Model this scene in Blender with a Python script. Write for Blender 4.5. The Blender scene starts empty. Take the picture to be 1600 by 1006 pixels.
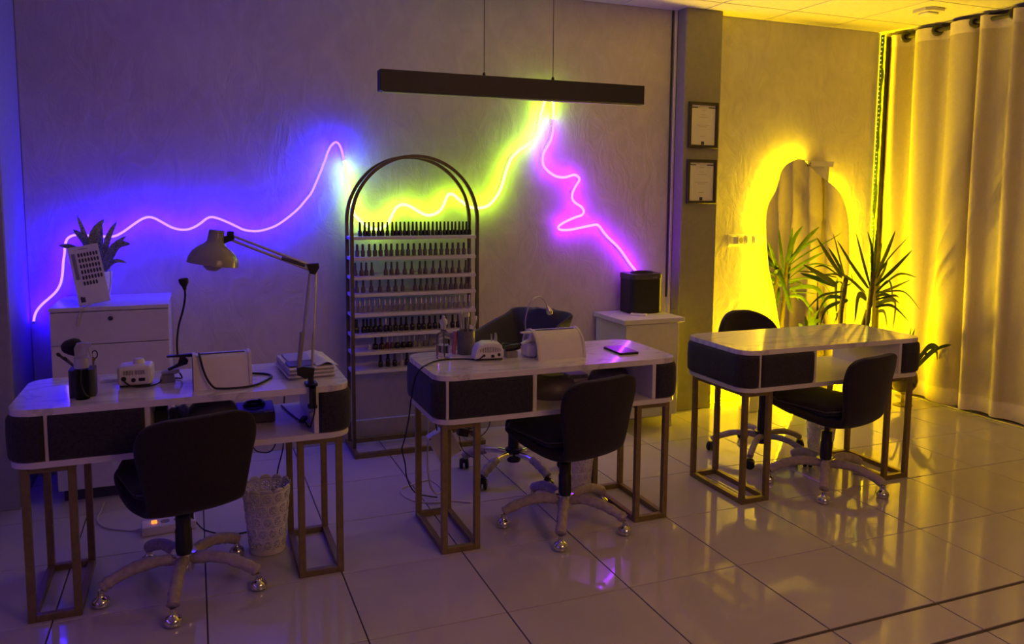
import bpy, bmesh, math, random
from math import pi, sin, cos, radians
from mathutils import Vector, Matrix

scene = bpy.context.scene
COL = scene.collection

# ---------------------------------------------------------------- camera
cam_data = bpy.data.cameras.new('camera')
cam_data.sensor_width = 36.0
cam_data.sensor_fit = 'HORIZONTAL'
cam_data.lens = 1242.2 / 1600.0 * 36.0
cam_data.shift_y = -75.0 / 1600.0
cam_data.clip_start = 0.05
cam = bpy.data.objects.new('camera', cam_data)
COL.objects.link(cam)
_r = Vector((0.92863843, -0.37092043, 0.00697828))
_u = Vector((0.03071657, 0.09562049, 0.99494382))
_f = Vector((0.36971225, 0.92372873, -0.10019026))
cam.matrix_world = Matrix(((_r.x, _u.x, -_f.x, -0.501), (_r.y, _u.y, -_f.y, -2.522),
                           (_r.z, _u.z, -_f.z, 1.491), (0, 0, 0, 1)))
scene.camera = cam

# ---------------------------------------------------------------- world, fill lamp, exposure
world = bpy.data.worlds.new('night')
scene.world = world
world.use_nodes = True
world.node_tree.nodes['Background'].inputs[0].default_value = (0.02, 0.02, 0.03, 1)
world.node_tree.nodes['Background'].inputs[1].default_value = 0.2


def area_light(name, loc, size, power, color, rot=(0, 0, 0), size_y=None):
    d = bpy.data.lights.new(name, 'AREA')
    d.energy = power
    d.color = color
    d.size = size
    if size_y:
        d.shape = 'RECTANGLE'
        d.size_y = size_y
    o = bpy.data.objects.new(name, d)
    o.location = loc
    o.rotation_euler = rot
    COL.objects.link(o)
    return o


# added warm fill lamp, unseen behind the camera, tilted toward the back wall
area_light('off_frame_warm_fill', (1.7, -2.9, 2.35), 1.6, 21, (1.0, 0.48, 0.26), (radians(38), 0, 0), 1.2)

scene.view_settings.view_transform = 'Standard'
scene.view_settings.look = 'None'
scene.view_settings.exposure = 0.0
scene.view_settings.gamma = 1.0
scene.view_settings.use_curve_mapping = False
scene.cycles.max_bounces = 8
scene.cycles.diffuse_bounces = 4
scene.cycles.glossy_bounces = 4
scene.cycles.transmission_bounces = 6
scene.cycles.transparent_max_bounces = 8
scene.cycles.caustics_reflective = False
scene.cycles.caustics_refractive = False
scene.cycles.sample_clamp_indirect = 4.0

WALL_Y = 2.165
CEIL = 2.72
random.seed(3)

# ---------------------------------------------------------------- mesh helpers


class MB:
    """collects shapes in one bmesh"""

    def __init__(self):
        self.bm = bmesh.new()
        self.wn = False

    def box(self, x0, x1, y0, y1, z0, z1, bev=0.0, seg=1, mat=None):
        bm = self.bm
        g = bmesh.ops.create_cube(bm, size=1.0)['verts']
        bmesh.ops.scale(bm, vec=(x1 - x0, y1 - y0, z1 - z0), verts=g)
        bmesh.ops.translate(bm, vec=((x0 + x1) / 2, (y0 + y1) / 2, (z0 + z1) / 2), verts=g)
        if bev > 0:
            self.wn = self.wn or seg > 1
            es = list({e for v in g for e in v.link_edges})
            r = bmesh.ops.bevel(bm, geom=es, offset=bev, segments=seg, affect='EDGES', profile=0.5)
            g = list({v for f in r['faces'] for v in f.verts} | {v for v in g if v.is_valid})
        if mat is not None:
            bmesh.ops.transform(bm, matrix=mat, verts=g)
        return self

    def raw(self, verts, faces, mat=None):
        vs = [self.bm.verts.new(mat @ Vector(v) if mat is not None else v) for v in verts]
        for f in faces:
            try:
                self.bm.faces.new([vs[i] for i in f])
            except ValueError:
                pass
        return self

    def tube(self, pts, r, n=8, cap=True, squash=None):
        pts = [Vector(p) for p in pts]
        m = len(pts)
        rr = r if isinstance(r, (list, tuple)) else [r] * m
        rings = []
        prev = None
        for i, p in enumerate(pts):
            a = pts[max(i - 1, 0)]
            b = pts[min(i + 1, m - 1)]
            t = (b - a)
            if t.length < 1e-9:
                t = Vector((0, 0, 1))
            t.normalize()
            if prev is None:
                x = t.cross(Vector((0, 0, 1)))
                if x.length < 0.05:
                    x = t.cross(Vector((0, 1, 0)))
            else:
                x = prev - t * prev.dot(t)
                if x.length < 1e-6:
                    x = t.cross(Vector((0, 1, 0)))
            x.normalize()
            prev = x
            y = t.cross(x)
            ring = []
            for k in range(n):
                an = 2 * pi * k / n
                ring.append(self.bm.verts.new(p + (x * cos(an) + y * sin(an)) * rr[i]))
            rings.append(ring)
        for i in range(m - 1):
            for k in range(n):
                self.bm.faces.new((rings[i][k], rings[i][(k + 1) % n], rings[i + 1][(k + 1) % n], rings[i + 1][k]))
        if cap:
            self.bm.faces.new(list(reversed(rings[0])))
            self.bm.faces.new(rings[-1])
        return self

    def lathe(self, prof, n=16, mat=None, cx=0, cy=0, sx=1.0, sy=1.0):
        """prof: (radius, z) from bottom to top; a radius of 0 closes the end"""
        rows = []
        for r, z in prof:
            if r <= 1e-6:
                v = Vector((cx, cy, z))
                rows.append([self.bm.verts.new(mat @ v if mat is not None else v)])
            else:
                row = []
                for k in range(n):
                    a = 2 * pi * k / n
                    v = Vector((cx + r * cos(a) * sx, cy + r * sin(a) * sy, z))
                    row.append(self.bm.verts.new(mat @ v if mat is not None else v))
                rows.append(row)
        for a, b in zip(rows, rows[1:]):
            for k in range(n):
                q = (k + 1) % n
                try:
                    if len(a) == 1 and len(b) > 1:
                        self.bm.faces.new((a[0], b[q], b[k]))
                    elif len(b) == 1 and len(a) > 1:
                        self.bm.faces.new((a[k], a[q], b[0]))
                    elif len(a) > 1:
                        self.bm.faces.new((a[k], a[q], b[q], b[k]))
                except ValueError:
                    pass
        return self

    def prism(self, outline, z0, z1, mat=None, bev=0.0):
        """outline in x,y extruded from z0 to z1"""
        tf = (lambda v: mat @ Vector(v)) if mat is not None else (lambda v: v)
        lo = [self.bm.verts.new(tf((x, y, z0))) for x, y in outline]
        hi = [self.bm.verts.new(tf((x, y, z1))) for x, y in outline]
        n = len(outline)
        f0 = self.bm.faces.new(list(reversed(lo)))
        f1 = self.bm.faces.new(hi)
        for i in range(n):
            j = (i + 1) % n
            self.bm.faces.new((lo[i], lo[j], hi[j], hi[i]))
        if bev:
            self.wn = True
            es = list(set(f0.edges) | set(f1.edges))
            bmesh.ops.bevel(self.bm, geom=es, offset=bev, segments=2, affect='EDGES', profile=0.5)
        return self

    def grid(self, fn, nu, nv, closed_u=False):
        vs = [[self.bm.verts.new(fn(i, j)) for j in range(nv)] for i in range(nu)]
        for i in range(nu - 1 + (1 if closed_u else 0)):
            for j in range(nv - 1):
                a, b = i, (i + 1) % nu
                self.bm.faces.new((vs[a][j], vs[b][j], vs[b][j + 1], vs[a][j + 1]))
        return self

    def mesh(self, name, m, smooth=40):
        bmesh.ops.recalc_face_normals(self.bm, faces=self.bm.faces)
        me = bpy.data.meshes.new(name)
        self.bm.to_mesh(me)
        self.bm.free()
        if m is not None:
            me.materials.append(m)
        if smooth:
            for p in me.polygons:
                p.use_smooth = True
            me.set_sharp_from_angle(angle=radians(smooth))
        return me


def link(name, me, parent=None, loc=(0, 0, 0), rot=(0, 0, 0)):
    o = bpy.data.objects.new(name, me)
    COL.objects.link(o)
    o.location = loc
    o.rotation_euler = rot
    if parent is not None:
        o.parent = parent
    return o


def obj(name, mb, m, parent=None, smooth=40, loc=(0, 0, 0), rot=(0, 0, 0)):
    wn = mb.wn and smooth
    o = link(name, mb.mesh(name, m, smooth), parent, loc, rot)
    if wn:
        md = o.modifiers.new('flat_faces', 'WEIGHTED_NORMAL')
        md.keep_sharp = True
        md.weight = 100
    return o


def tag(o, label, cat, group=None):
    o['label'] = label
    o['category'] = cat
    if group:
        o['group'] = group
    return o


def thing(name, label, cat, loc=(0, 0, 0), rotz=0.0, group=None, rot=None):
    o = bpy.data.objects.new(name, None)
    o.empty_display_size = 0.05
    COL.objects.link(o)
    o.location = loc
    o.rotation_euler = rot if rot else (0, 0, rotz)
    return tag(o, label, cat, group)


def struct(name, mb, m, parent=None, smooth=0):
    o = obj(name, mb, m, parent, smooth)
    if parent is None:
        o['kind'] = 'structure'
    return o


def catmull(pts, per=6, closed=False):
    P = [Vector(p) for p in pts]
    n = len(P)
    out = []
    rng = n if closed else n - 1
    for i in range(rng):
        if closed:
            p0, p1, p2, p3 = P[(i - 1) % n], P[i], P[(i + 1) % n], P[(i + 2) % n]
        else:
            p0, p1, p2, p3 = P[max(i - 1, 0)], P[i], P[i + 1], P[min(i + 2, n - 1)]
        for k in range(per):
            t = k / per
            out.append(0.5 * ((2 * p1) + (p2 - p0) * t + (2 * p0 - 5 * p1 + 4 * p2 - p3) * t * t
                              + (3 * p1 - p0 - 3 * p2 + p3) * t ** 3))
    if not closed:
        out.append(P[-1])
    return out


def rrect(x0, x1, y0, y1, r, n=6):
    out = []
    for cx, cy, a0 in ((x1 - r, y1 - r, 0), (x0 + r, y1 - r, 90), (x0 + r, y0 + r, 180), (x1 - r, y0 + r, 270)):
        for k in range(n + 1):
            a = radians(a0 + 90 * k / n)
            out.append((cx + r * cos(a), cy + r * sin(a)))
    return out


# ---------------------------------------------------------------- materials


def material(name, color, rough=0.5, metal=0.0, spec=0.5, var=0.06, scale=30.0, bump=0.0, bump_scale=200.0,
             trans=0.0, coat=0.0, sheen=0.0, emit=None, emit_strength=0.0, sss=0.0, alpha=1.0, ior=1.45):
    m = bpy.data.materials.new(name)
    m.use_nodes = True
    nt = m.node_tree
    b = nt.nodes['Principled BSDF']
    b.inputs['Base Color'].default_value = (*color, 1)
    b.inputs['Roughness'].default_value = rough
    b.inputs['Metallic'].default_value = metal
    b.inputs['Specular IOR Level'].default_value = spec
    b.inputs['Transmission Weight'].default_value = trans
    b.inputs['Coat Weight'].default_value = coat
    b.inputs['Sheen Weight'].default_value = sheen
    b.inputs['IOR'].default_value = ior
    b.inputs['Alpha'].default_value = alpha
    if emit:
        b.inputs['Emission Color'].default_value = (*emit, 1)
        b.inputs['Emission Strength'].default_value = emit_strength
    tc = nt.nodes.new('ShaderNodeTexCoord')
    if var > 0:
        nz = nt.nodes.new('ShaderNodeTexNoise')
        nz.inputs['Scale'].default_value = scale
        nz.inputs['Detail'].default_value = 3
        nt.links.new(tc.outputs['Object'], nz.inputs['Vector'])
        rp = nt.nodes.new('ShaderNodeValToRGB')
        rp.color_ramp.elements[0].position = 0.3
        rp.color_ramp.elements[1].position = 0.7
        rp.color_ramp.elements[0].color = (*[c * (1 - var) for c in color], 1)
        rp.color_ramp.elements[1].color = (*[min(1, c * (1 + var)) for c in color], 1)
        nt.links.new(nz.outputs['Fac'], rp.inputs['Fac'])
        nt.links.new(rp.outputs['Color'], b.inputs['Base Color'])
    if bump > 0:
        n2 = nt.nodes.new('ShaderNodeTexNoise')
        n2.inputs['Scale'].default_value = bump_scale
        n2.inputs['Detail'].default_value = 4
        nt.links.new(tc.outputs['Object'], n2.inputs['Vector'])
        bp = nt.nodes.new('ShaderNodeBump')
        bp.inputs['Strength'].default_value = bump
        bp.inputs['Distance'].default_value = 0.003
        nt.links.new(n2.outputs['Fac'], bp.inputs['Height'])
        nt.links.new(bp.outputs['Normal'], b.inputs['Normal'])
    return m


def emission(name, color, strength):
    m = bpy.data.materials.new(name)
    m.use_nodes = True
    nt = m.node_tree
    nt.nodes.remove(nt.nodes['Principled BSDF'])
    e = nt.nodes.new('ShaderNodeEmission')
    e.inputs[0].default_value = (*color, 1)
    e.inputs[1].default_value = strength
    nt.links.new(e.outputs[0], nt.nodes['Material Output'].inputs[0])
    return m


def plaster_material(name, color):
    """trowelled decorative plaster: slanted streaks in relief and a faint mottling"""
    m = material(name, color, rough=0.62, spec=0.35, var=0.0)
    nt = m.node_tree
    b = nt.nodes['Principled BSDF']
    tc = nt.nodes.new('ShaderNodeTexCoord')
    mp = nt.nodes.new('ShaderNodeMapping')
    mp.inputs['Rotation'].default_value = (0, radians(28), 0)
    mp.inputs['Scale'].default_value = (3.4, 1.0, 2.0)
    nt.links.new(tc.outputs['Object'], mp.inputs['Vector'])
    n1 = nt.nodes.new('ShaderNodeTexNoise')
    n1.inputs['Scale'].default_value = 2.2
    n1.inputs['Detail'].default_value = 9
    n1.inputs['Roughness'].default_value = 0.62
    n1.inputs['Distortion'].default_value = 1.6
    nt.links.new(mp.outputs['Vector'], n1.inputs['Vector'])
    n2 = nt.nodes.new('ShaderNodeTexNoise')
    n2.inputs['Scale'].default_value = 1.7
    n2.inputs['Detail'].default_value = 5
    nt.links.new(tc.outputs['Object'], n2.inputs['Vector'])
    rp = nt.nodes.new('ShaderNodeValToRGB')
    rp.color_ramp.elements[0].position = 0.30
    rp.color_ramp.elements[1].position = 0.62
    rp.color_ramp.elements[0].color = (*[c * 0.74 for c in color], 1)
    rp.color_ramp.elements[1].color = (*color, 1)
    mx = nt.nodes.new('ShaderNodeMath')
    mx.operation = 'MULTIPLY_ADD'
    mx.inputs[1].default_value = 0.55
    nt.links.new(n1.outputs['Fac'], mx.inputs[0])
    ml = nt.nodes.new('ShaderNodeMath')
    ml.operation = 'MULTIPLY'
    ml.inputs[1].default_value = 0.45
    nt.links.new(n2.outputs['Fac'], ml.inputs[0])
    nt.links.new(ml.outputs[0], mx.inputs[2])
    nt.links.new(mx.outputs[0], rp.inputs['Fac'])
    nt.links.new(rp.outputs['Color'], b.inputs['Base Color'])
    bp = nt.nodes.new('ShaderNodeBump')
    bp.inputs['Strength'].default_value = 0.5
    bp.inputs['Distance'].default_value = 0.012
    nt.links.new(n1.outputs['Fac'], bp.inputs['Height'])
    nt.links.new(bp.outputs['Normal'], b.inputs['Normal'])
    return m


def marble_material(name):
    m = material(name, (0.72, 0.69, 0.68), rough=0.09, spec=0.55, var=0.0, coat=0.3)
    nt = m.node_tree
    b = nt.nodes['Principled BSDF']
    tc = nt.nodes.new('ShaderNodeTexCoord')
    mp = nt.nodes.new('ShaderNodeMapping')
    mp.inputs['Rotation'].default_value = (0, 0, radians(24))
    mp.inputs['Scale'].default_value = (1.3, 3.6, 1.0)
    nt.links.new(tc.outputs['Object'], mp.inputs['Vector'])
    w = nt.nodes.new('ShaderNodeTexNoise')
    w.inputs['Scale'].default_value = 2.1
    w.inputs['Detail'].default_value = 6
    w.inputs['Distortion'].default_value = 0.8
    nt.links.new(mp.outputs['Vector'], w.inputs['Vector'])
    rp = nt.nodes.new('ShaderNodeValToRGB')
    cr = rp.color_ramp
    cr.elements[0].position = 0.455
    cr.elements[0].color = (0.72, 0.69, 0.68, 1)
    cr.elements[1].position = 0.52
    cr.elements[1].color = (0.72, 0.69, 0.68, 1)
    e = cr.elements.new(0.487)
    e.color = (0.52, 0.49, 0.49, 1)
    nt.links.new(w.outputs['Fac'], rp.inputs['Fac'])
    nt.links.new(rp.outputs['Color'], b.inputs['Base Color'])
    return m


def fabric_sheer(name, color, see):
    m = material(name, color, rough=0.9, spec=0.1, var=0.05, scale=90)
    nt = m.node_tree
    b = nt.nodes['Principled BSDF']
    t = nt.nodes.new('ShaderNodeBsdfTranslucent')
    t.inputs[0].default_value = (*color, 1)
    mx = nt.nodes.new('ShaderNodeMixShader')
    mx.inputs[0].default_value = see
    nt.links.new(b.outputs[0], mx.inputs[1])
    nt.links.new(t.outputs[0], mx.inputs[2])
    nt.links.new(mx.outputs[0], nt.nodes['Material Output'].inputs[0])
    return m


M_WALL = plaster_material('plaster_cream', (0.60, 0.545, 0.50))
M_PIER = material('taupe_paint', (0.25, 0.23, 0.20), rough=0.7, spec=0.3)
M_PIER_L = material('grey_paint', (0.30, 0.29, 0.32), rough=0.6, spec=0.3)
M_ROOM = material('far_wall_paint', (0.62, 0.60, 0.60), rough=0.8, spec=0.2)
M_CEIL = material('ceiling_board', (0.62, 0.58, 0.54), rough=0.75, spec=0.3, bump=0.15, bump_scale=160)
M_JOINT = material('ceiling_joint', (0.10, 0.085, 0.07), rough=0.9)
M_TILE = material('porcelain_tile', (0.50, 0.455, 0.455), rough=0.055, spec=0.55, var=0.04, scale=3.0)
M_GROUT = material('grout', (0.075, 0.06, 0.055), rough=0.9)
M_BASE = material('skirting_tile', (0.50, 0.45, 0.42), rough=0.35)
M_WHITE = material('white_lacquer', (0.66, 0.63, 0.62), rough=0.28, var=0.03)
M_WHITE_M = material('white_plastic', (0.68, 0.65, 0.62), rough=0.38, var=0.03)
M_CREAM = material('cream_edge', (0.60, 0.55, 0.48), rough=0.4, var=0.03)
M_MARBLE = marble_material('white_marble')
M_PAD = material('dark_velvet', (0.032, 0.028, 0.034), rough=0.95, spec=0.15, var=0.25, scale=120, bump=0.25, sheen=0.15)
M_CHAIR = material('black_velour', (0.021, 0.016, 0.021), rough=0.9, spec=0.2, var=0.2, scale=140, bump=0.3, sheen=0.12)
M_CHAIR2 = material('charcoal_velour', (0.040, 0.036, 0.042), rough=0.85, spec=0.25, var=0.2, scale=140, bump=0.3, sheen=0.2)
M_GOLD = material('brushed_brass', (0.25, 0.185, 0.075), rough=0.42, metal=0.55, var=0.12, scale=40)
M_GOLD_D = material('aged_brass', (0.12, 0.095, 0.055), rough=0.5, metal=0.4, var=0.12, scale=40)
M_CHROME = material('chrome', (0.75, 0.74, 0.73), rough=0.10, metal=1.0, var=0.02)
M_STEEL = material('brushed_steel', (0.55, 0.53, 0.52), rough=0.3, metal=0.9, var=0.05)
M_BLACK = material('black_plastic', (0.012, 0.011, 0.013), rough=0.45, var=0.1)
M_DARK = material('dark_grey_plastic', (0.055, 0.05, 0.06), rough=0.5, var=0.1)
M_DOME = material('grey_satin_plastic', (0.13, 0.115, 0.13), rough=0.42, var=0.1)
M_BEAM = material('black_anodised', (0.02, 0.018, 0.019), rough=0.5, var=0.1)
M_GREY = material('grey_plastic', (0.22, 0.20, 0.20), rough=0.5, var=0.08)
M_FOAM = material('packing_foam', (0.40, 0.34, 0.32), rough=0.85, var=0.15, scale=50, bump=0.8, bump_scale=90)
M_CORD_W = material('white_cord', (0.55, 0.50, 0.48), rough=0.5)
M_CORD_B = material('black_cord', (0.010, 0.009, 0.010), rough=0.5)
M_PAPER = material('paper', (0.66, 0.63, 0.60), rough=0.7, var=0.03)
M_PAPER_D = material('cover_paper', (0.36, 0.32, 0.36), rough=0.5, var=0.1)
M_INK = material('ink', (0.05, 0.045, 0.045), rough=0.7)
M_INK_L = material('grey_ink', (0.30, 0.27, 0.24), rough=0.7)
M_FRAME = material('dark_frame', (0.035, 0.03, 0.028), rough=0.45)
M_LEAF = material('leaf_green', (0.055, 0.11, 0.022), rough=0.4, var=0.3, scale=20)
M_LEAF_B = material('variegated_leaf', (0.19, 0.20, 0.21), rough=0.45, var=0.7, scale=110)
M_STEM = material('plant_stem', (0.10, 0.085, 0.035), rough=0.8, var=0.3, scale=60)
M_SOIL = material('soil', (0.03, 0.02, 0.014), rough=1.0)
M_GLASS = material('clear_glass', (0.95, 0.95, 0.95), rough=0.02, trans=1.0, var=0.0, ior=1.13)
M_SMOKE_GLASS = material('smoked_amber_glass', (0.34, 0.27, 0.14), rough=0.04, trans=0.75, var=0.0)
M_WATER = material('clear_liquid', (0.85, 0.85, 0.95), rough=0.0, trans=1.0, var=0.0, ior=1.2)
M_FROST = material('frosted_plastic', (0.75, 0.74, 0.76), rough=0.35, trans=0.55, var=0.0)
M_LACE = material('white_openwork_plastic', (0.78, 0.74, 0.74), rough=0.45, var=0.03)
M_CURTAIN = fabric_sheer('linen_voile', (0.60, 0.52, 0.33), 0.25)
M_HEM = material('linen_hem', (0.66, 0.58, 0.40), rough=0.9, spec=0.1, bump=0.2)
M_MIRROR = material('mirror_glass', (0.80, 0.78, 0.74), rough=0.03, metal=1.0, var=0.0)
M_SHADE = material('grey_enamel', (0.27, 0.26, 0.28), rough=0.18, var=0.04)
M_SCREEN = material('black_glass', (0.01, 0.01, 0.012), rough=0.06, spec=0.6)
M_PINK = material('pink_plastic', (0.42, 0.12, 0.16), rough=0.45)
M_CLOTH = material('crumpled_cloth', (0.34, 0.31, 0.40), rough=0.9, var=0.2, bump=0.4, bump_scale=60)
M_TISSUE = material('tissue', (0.66, 0.63, 0.66), rough=0.9, var=0.1, bump=0.5, bump_scale=50)
M_LED_BODY = material('green_led_carrier', (0.10, 0.16, 0.03), rough=0.4, var=0.4, scale=60)

BLUE = (0.012, 0.0, 1.0)
YELLOW = (0.50, 1.0, 0.0)
PURPLE = (0.30, 0.0, 1.0)
AMBER = (1.0, 0.66, 0.0)
M_BLUE_T = emission('blue_tube', (0.9, 0.42, 2.2), 1.0)
M_BLUE_R = emission('blue_light', BLUE, 340)
M_BLUE_W = emission('blue_light_weak', BLUE, 340 * 0.60)
M_YEL_W = emission('lime_light_weak', YELLOW, 46 * 0.40)
M_PUR_W = emission('violet_light_weak', PURPLE, 74 * 0.5)
M_YEL_T = emission('lime_tube', (3.2, 4.0, 0.75), 1.0)
M_YEL_R = emission('lime_light', YELLOW, 46)
M_PUR_T = emission('violet_tube', (2.2, 0.62, 3.5), 1.0)
M_PUR_R = emission('violet_light', PURPLE, 74)
M_AMB_R = emission('amber_light', AMBER, 240)
M_AMB_C = emission('amber_corner_light', AMBER, 190)
M_FILL_T = emission('off_frame_fill_tube', (0.9, 0.45, 2.4), 1.0)
M_FILL_R = emission('off_frame_violet_fill', (0.20, 0.05, 1.0), 95)
M_AMB_F = emission('amber_floor_light', AMBER, 3300)
M_ORANGE = emission('orange_switch_glow', (1.0, 0.22, 0.03), 2.0)

# ================================================================ the room
# floor: grout bed with every visible tile laid in it
fl = struct('floor', MB().box(-3.2, 4.75, -4.6, 2.30, -0.10, -0.004), M_GROUT)
XT = [-3.0 + 0.5 * i for i in range(16)]
YT = [(-1.71, -1.21), (-1.21, -0.711), (-0.699, -0.516), (-0.504, 0.0), (0.0, 0.5), (0.5, 1.0), (1.0, 1.5), (1.5, 2.0), (2.0, 2.165)]
tile_mesh = {}
rt = random.Random(11)
for (y0, y1) in YT:
    k = round(y1 - y0, 3)
    for x0 in XT:
        x1 = x0 + 0.5
        if x0 > 4.3:
            x1 = 4.62
        kk = (k, round(x1 - x0, 2))
        if kk not in tile_mesh:
            hx, hy = (x1 - x0) / 2 - 0.0025, k / 2 - 0.0025
            tile_mesh[kk] = MB().box(-hx, hx, -hy, hy, -0.008, 0.0, 0.0012).mesh('tile', M_TILE, 0)
        o = link('tile', tile_mesh[kk], fl, ((x0 + x1) / 2, (y0 + y1) / 2, 0),
                 (rt.uniform(-1, 1) * 0.0012, rt.uniform(-1, 1) * 0.0012, 0))

struct('wall_back', MB().box(-3.2, 4.75, WALL_Y, WALL_Y + 0.12, -0.05, CEIL + 0.1), M_WALL)
struct('wall_left_pier', MB().box(-3.2, -1.30, 1.68, WALL_Y + 0.002, -0.002, CEIL + 0.02, 0.006), M_PIER_L)
struct('wall_column', MB().box(2.555, 2.846, 2.05, WALL_Y + 0.002, -0.002, CEIL + 0.02, 0.008, 2), M_PIER)
struct('wall_left', MB().box(-3.3, -3.2, -4.6, 2.2, -0.05, CEIL + 0.1), M_ROOM)
struct('wall_front', MB().box(-3.3, 4.85, -4.7, -4.6, -0.05, CEIL + 0.1), M_ROOM)
struct('wall_right', MB().box(4.70, 4.80, -4.6, 2.3, -0.05, CEIL + 0.1), M_ROOM)
struct('baseboard_back', MB().box(-1.30, 2.555, 2.148, 2.166, 0.0, 0.13, 0.003), M_BASE)
struct('trim_1', MB().box(2.533, 2.552, 2.146, 2.166, 0.13, CEIL, 0.003), M_CREAM)
struct('trim_2', MB().box(-1.301, -1.294, 2.159, 2.166, 0.0, CEIL, 0.001), M_PIER)
struct('trim_3', MB().box(4.44, 4.475, -3.0, 2.1, 0.0, 0.012, 0.002), M_STEEL)
struct('trim_4', MB().box(4.515, 4.70, -4.6, 2.166, CEIL - 0.045, CEIL + 0.001, 0.003), M_FRAME)

# window behind the curtains: dark frame and panes, night outside
w = struct('window_1', MB().box(4.372, 4.420, 2.118, 2.166, 0.0, CEIL - 0.03, 0.003)
           .box(4.64, 4.70, 0.98, 1.06, 0.0, CEIL - 0.03, 0.003).box(4.64, 4.70, -0.62, -0.54, 0.0, CEIL - 0.03, 0.003)
           .box(4.64, 4.70, -2.0, 2.12, 0.0, 0.07, 0.003), M_FRAME)
for (y0, y1) in ((1.06, 2.12), (-0.54, 0.98), (-2.0, -0.62)):
    obj('pane', MB().box(4.665, 4.675, y0, y1, 0.07, CEIL - 0.035), M_SCREEN, w, 0)

# suspended ceiling: slab and boards
ce = struct('ceiling', MB().box(-3.3, 4.85, -4.7, 2.3, CEIL + 0.012, CEIL + 0.12), M_JOINT)
XC = [-1.0 - 0.575, -1.0, -0.425, 0.15, 0.725, 1.30, 1.55, 2.125, 2.70, 3.275, 3.85, 4.425, 4.70]
XC = [-3.05, -2.475, -1.90, -1.325, -0.75, -0.175, 0.40, 0.975, 1.55, 2.125, 2.70, 3.275, 3.85, 4.425, 4.70]
YC = [-4.6, -3.895, -3.32, -2.745, -2.17, -1.595, -1.02, -0.445, 0.13, 0.705, 1.28, 1.855, 2.165]
cm = {}
for i in range(len(XC) - 1):
    for j in range(len(YC) - 1):
        k = (round(XC[i + 1] - XC[i], 3), round(YC[j + 1] - YC[j], 3))
        if k not in cm:
            cm[k] = MB().box(-k[0] / 2 + 0.005, k[0] / 2 - 0.005, -k[1] / 2 + 0.005, k[1] / 2 - 0.005, 0, 0.014, 0.001).mesh('ceiling_panel', M_CEIL, 0)
        link('ceiling_panel', cm[k], ce, ((XC[i] + XC[i + 1]) / 2, (YC[j] + YC[j + 1]) / 2, CEIL))

# ---------------------------------------------------------------- LED strip on the back wall, three coloured lengths
BLUE_PATH = [(-1.277,0.822),(-1.273,0.848),(-1.260,0.880),(-1.235,0.912),(-1.200,0.944),(-1.169,0.976),(-1.147,1.018),(-1.136,1.074),(-1.131,1.124),(-1.123,1.173),(-1.120,1.206),(-1.111,1.239),(-1.093,1.257),(-1.064,1.265),(-1.020,1.261),(-0.976,1.257),(-0.916,1.254),(-0.886,1.257),(-0.846,1.279),(-0.799,1.315),(-0.755,1.345),(-0.723,1.355),(-0.693,1.348),(-0.653,1.324),(-0.613,1.300),(-0.575,1.288),(-0.537,1.287),(-0.501,1.299),(-0.468,1.320),(-0.438,1.344),(-0.412,1.354),(-0.379,1.347),(-0.330,1.326),(-0.281,1.301),(-0.248,1.284),(-0.214,1.277),(-0.174,1.275),(-0.129,1.283),(-0.070,1.306),(-0.013,1.345),(0.047,1.396),(0.094,1.450),(0.127,1.493),(0.157,1.559),(0.183,1.621),(0.205,1.676),(0.220,1.719),(0.239,1.756),(0.261,1.776),(0.279,1.773),(0.293,1.750),(0.304,1.714),(0.310,1.678)]
YELLOW_PATH = [(0.314,1.674),(0.324,1.605),(0.338,1.532),(0.348,1.466),(0.355,1.414),(0.365,1.373),(0.383,1.347),(0.409,1.321),(0.439,1.300),(0.469,1.283),(0.503,1.279),(0.530,1.288),(0.549,1.299),(0.568,1.316),(0.592,1.365),(0.611,1.399),(0.639,1.420),(0.666,1.424),(0.705,1.410),(0.756,1.380),(0.795,1.362),(0.827,1.360),(0.863,1.372),(0.895,1.399),(0.916,1.441),(0.932,1.476),(0.948,1.488),(0.972,1.482),(1.009,1.453),(1.046,1.426),(1.079,1.409),(1.121,1.403),(1.163,1.407),(1.201,1.422),(1.234,1.454),(1.268,1.502),(1.289,1.550),(1.310,1.621),(1.331,1.677),(1.352,1.717),(1.395,1.757),(1.447,1.790),(1.490,1.827),(1.516,1.864),(1.533,1.924),(1.545,1.984),(1.558,2.032),(1.570,2.072),(1.579,2.108),(1.601,2.129),(1.623,2.111),(1.630,2.067),(1.631,2.020),(1.629,1.968)]
PURPLE_PATH = [(1.629,1.960),(1.630,1.908),(1.622,1.855),(1.596,1.795),(1.565,1.746),(1.562,1.685),(1.584,1.650),(1.620,1.622),(1.666,1.602),(1.715,1.599),(1.752,1.608),(1.784,1.616),(1.811,1.605),(1.821,1.584),(1.798,1.547),(1.776,1.506),(1.772,1.464),(1.796,1.436),(1.838,1.411),(1.857,1.382),(1.843,1.357),(1.802,1.345),(1.747,1.324),(1.697,1.300),(1.675,1.280),(1.693,1.263),(1.757,1.262),(1.849,1.278),(1.919,1.290),(1.952,1.294),(1.976,1.281),(2.000,1.251),(2.040,1.209),(2.113,1.148),(2.163,1.091),(2.214,1.026),(2.264,0.972),(2.290,0.928)]
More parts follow.
